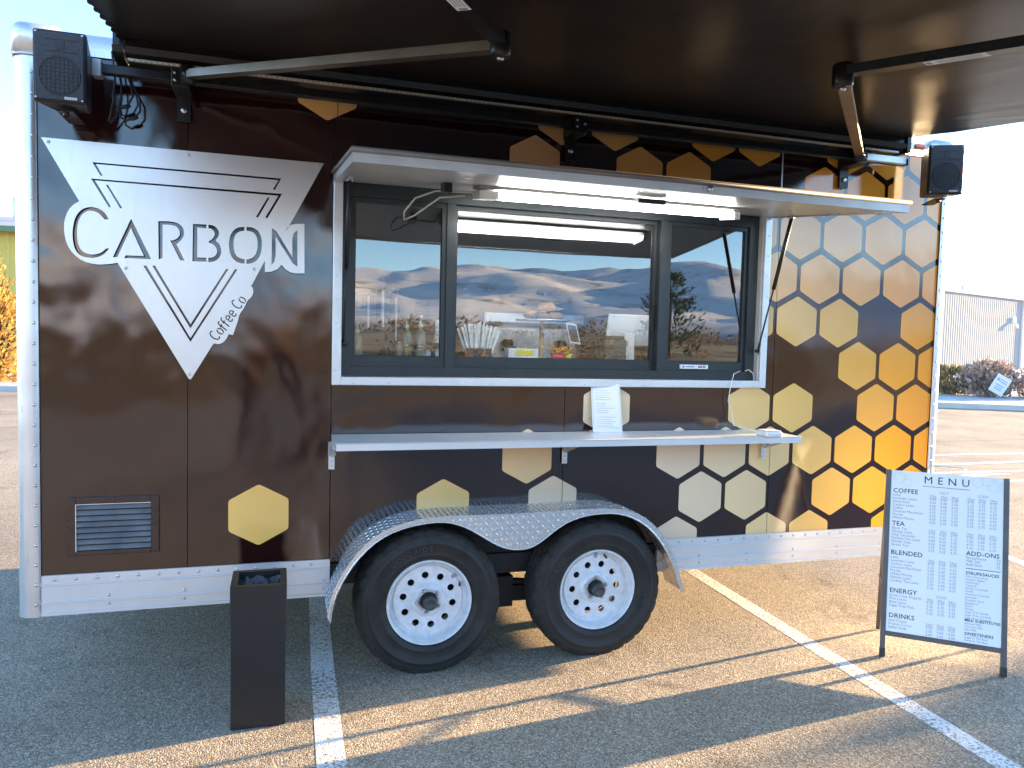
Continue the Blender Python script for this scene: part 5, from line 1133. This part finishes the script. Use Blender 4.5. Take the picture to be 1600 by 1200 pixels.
# lettering: sheet coordinates s (0..1 left-right), t (0..1 top-bottom)
SW, SH_ = WB-.05, PB1-PB0
def put(mb, body, s_, t_, size, align='LEFT', sp=1., line=1., bold=0.):
    vs, fs = text_bm(body, size, align, 2, 0, sp, line, bold); o_ = bp(.025+s_*SW, PB1-t_*SH_, .0097)
    mb.add([o_+EB*v.x+UPB*v.y for v in vs], fs)
def rule(mb, s0, s1_, t_, th): mb.obox(bp(.025+(s0+s1_)/2*SW, PB1-t_*SH_, .0097), EB*(s1_-s0)/2*SW, UPB*th/2, NB*.0003)
K, G = MB(), MB()
put(K, 'MENU', .505, .068, .054, 'CENTER', 1.75, 1, .0); build(K, 'heading', PRINTK, MBD, recalc=False)
K = MB(); rule(K, .29, .71, .0865, .0022); build(K, 'underline', PRINTK, MBD); K = MB()
LS = .0206; sz = .0185
def lst(s_, t_, rows, size=sz): put(G, '\n'.join(rows), s_, t_, size, 'LEFT', 1., LS*SH_/size*1.0)
def prices(s_, t_, rows, heads):
    for c_, x in enumerate((s_, s_+.098, s_+.196)):
        put(G, heads[c_], x, t_, .0165, 'CENTER'); rule(G, x-.035, x+.035, t_+.006, .0014)
        put(G, '\n'.join('%.2f' % (r_[c_]) for r_ in rows), x, t_+LS*1.05, .0175, 'CENTER', 1., LS*SH_/.0175)
P3 = lambda *a: [(x, x+.5, x+1.) for x in a]
H12, H16 = ('12oz','16oz','20oz'), ('16oz','20oz','24oz')
def head(b, s_, t_, size=.033): q = MB(); put(q, b, s_, t_, size, 'LEFT', 1.0 if len(b) > 12 else 1.05, 1, .0003); build(q, 'heading', PRINTK, MBD, recalc=False)
head('COFFEE', .02, .140); lst(.02, .161, ['Latte','Lavender Latte','Americano','Carbon Latte','Coffee','Caramel Macchiato','Mocha','White Mocha'])
put(G, 'HOT', .485, .128, .0185, 'CENTER', 1.2); put(G, 'ICED', .825, .128, .0185, 'CENTER', 1.2)
prices(.385, .150, P3(4.0,4.5,3.5,4.75,3.75,4.75,4.5,4.5), H12); prices(.72, .148, P3(4.75,5.25,4.25,5.5,4.5,5.5,5.25,5.25), H16)
head('TEA', .02, .347); lst(.02, .370, ['Black Tea','Matcha Latte','Chai Tea Latte','Carbon Tea Latte','Herbal Teas','Green Tea'])
prices(.385, .364, P3(3.75,4.75,4.0,4.5,3.75,3.75), H12); prices(.72, .362, P3(4.5,5.5,4.75,5.25), H16)
head('BLENDED', .02, .528); lst(.02, .551, ['Latte','Lavender Latte','Carbon Latte','Caramel Macchiato','Mocha','White Mocha','Matcha Latte','Carbon Tea Latte']); prices(.385, .548, P3(4.75,5.25,5.5,5.5,5.25,5.25,5.5,5.25), H16)
head('ENERGY', .02, .762); lst(.02, .785, ['Gold Lotus Organic','Pink Lotus','Blue Lotus','Sugar Free Pink']); put(G, 'ICED', .485, .763, .0185, 'CENTER', 1.2); prices(.385, .783, P3(5.25,5.25,5.25,5.25), H16)
head('DRINKS', .02, .915); lst(.02, .938, ['Hot Cocoa','Frozen Cocoa','Italian Soda']); prices(.385, .932, P3(3.25,3.5,3.0), H16)
head('ADD-ONS', .69, .482, .031); lst(.69, .503, ['Syrup/Sauce','Milk Sub','Add Shot']); put(G, '.50\n.75\n.75', .985, .503, sz, 'RIGHT', 1., LS*SH_/sz)
rule(K, .69, .985, .561, .0028); build(K, 'divider_line', PRINTK, MBD); head('SYRUPS/SAUCES', .69, .596, .0205)
def lst2(t_, rows): put(G, '\n'.join(rows), .69, t_, .0142, 'LEFT', 1., .0174*SH_/.0142)
lst2(.614, ['Pure Cane Syrup','Organic Agave','Chocolate','Caramel','White Chocolate','Vanilla','Hazelnut Coconut','Lavender','Pumpkin Spice','Raspberry','Peach','Mango','Sugar Free Vanilla','Sugar Free Caramel','Sugar Free Hazelnut'])
head('MILK SUBSTITUTES', .69, .874, .0185); lst2(.892, ['Almond Milk','Coconut Milk','Oat Milk'])
head('SWEETENERS', .69, .954, .0205); lst2(.972, ['Sugar In The Raw','Stevia In The Raw'])
tag(build(G, 'menu_lettering', PRINTG, MBD, recalc=False), kind='stuff')
mb = MB()
for (s_, t_, r_) in ((.08,.045,.030),(.15,.07,.022),(.04,.02,.022),(.78,.035,.028),(.86,.025,.028),(.92,.055,.030),(.965,.02,.024),(.985,.06,.02)):
    P = [bp(min(WB-.027, max(.027, .025+s_*SW+r_*math.cos(R(60*k+30)))), min(PB1-.002, PB1-t_*SH_+r_*math.sin(R(60*k+30))), .0098) for k in range(7)]
    for a, b in zip(P, P[1:]):
        if (b-a).length > .004: mb.bar(a, b, .0016, .0004, tuple(NB))
build(mb, 'honeycomb_print', HEXLINE, MBD)

# ================================================================ PHOTOGRAPHER (only seen mirrored in the gloss)
def person():
    e_ = empty('person', (-.12,-4.22,0), 'person in dark jacket and jeans holding up a phone, mirrored in the glossy panel', 'person')
    J = {'pel':(0,0,.95,.125),'che':(0,0,1.25,.135),'nec':(0,.0,1.46,.060),'hd0':(0,.02,1.58,.078),'hd1':(0,.015,1.68,.092),'hd2':(0,.01,1.745,.070),
         'lsh':(.17,0,1.41,.070),'lel':(.25,.10,1.16,.050),'lwr':(.14,.32,1.30,.034),'lha':(.10,.38,1.35,.036),'rsh':(-.17,0,1.41,.070),'rel':(-.25,.10,1.16,.050),'rwr':(-.14,.32,1.30,.034),'rha':(-.10,.38,1.35,.036),
         'lhi':(.09,0,.90,.105),'lkn':(.11,.03,.50,.070),'lan':(.12,0,.10,.045),'lto':(.13,.16,.04,.042),'rhi':(-.09,0,.90,.105),'rkn':(-.12,.01,.50,.070),'ran':(-.14,-.02,.10,.045),'rto':(-.16,.14,.04,.042)}
    ed = ['pel che','che nec','nec hd0','hd0 hd1','hd1 hd2','che lsh','lsh lel','lel lwr','lwr lha','che rsh','rsh rel','rel rwr','rwr rha','pel lhi','lhi lkn','lkn lan','lan lto','pel rhi','rhi rkn','rkn ran','ran rto']
    ks = list(J); me = bpy.data.meshes.new('body'); me.from_pydata([J[k][:3] for k in ks], [tuple(ks.index(a) for a in s_.split()) for s_ in ed], [])
    o = bpy.data.objects.new('body', me); col.objects.link(o); o.parent = e_
    md = o.modifiers.new('skin', 'SKIN'); md.use_smooth_shade = True
    for i, k in enumerate(ks): me.skin_vertices[0].data[i].radius = (J[k][3]*(1.25 if k in ('pel','che') else 1), J[k][3]*(.85 if k in ('pel','che') else 1)); me.skin_vertices[0].data[i].use_root = (k == 'pel')
    o.modifiers.new('sub', 'SUBSURF').levels = 2
    dg = bpy.context.evaluated_depsgraph_get(); nm = bpy.data.meshes.new_from_object(o.evaluated_get(dg)); o.modifiers.clear(); o.data = nm
    for mt in (CLOTHD, JEANS, SKIN): nm.materials.append(mt)
    for p in nm.polygons:
        z = p.center.z; p.material_index = 2 if (z > 1.50 or (p.center.y > .31 and z > 1.1)) else (1 if .09 < z < .98 and abs(p.center.x) < .2 else 0); p.use_smooth = True
    bm = bmesh.new(); bmesh.ops.create_icosphere(bm, subdivisions=3, radius=1)
    for v in bm.verts: v.co = Vector((v.co.x*.098, v.co.y*.105-.012, v.co.z*.095+1.715)) if v.co.y < .35 or v.co.z > .3 else Vector((v.co.x*.08, .03, v.co.z*.07+1.70))
    h = MB().bm(bm, True); h.v = [v+Vector((-.12,-4.22,0)) for v in h.v]; build(h, 'hair', HAIR, e_)
    f = MB()
    for s_ in (-1, 1):
        for k in range(4): f.tube([(s_*.10,.39,1.33+k*.017), (s_*.07,.425,1.335+k*.017), (s_*.045,.42,1.337+k*.016)], [.009,.008,.007], 6)
        f.tube([(s_*.09,.36,1.37),(s_*.06,.375,1.39)], [.010,.008], 6)
    f.v = [v+Vector((-.12,-4.22,0)) for v in f.v]; build(f, 'fingers', SKIN, e_)
    ph = MB().bbox((-.12-.075,-4.22+.405,1.325),(-.12+.075,-4.22+.413,1.400),.003); tag(build(ph, 'phone', BLACK), 'dark phone held sideways in both hands of the photographer', 'phone')
person()
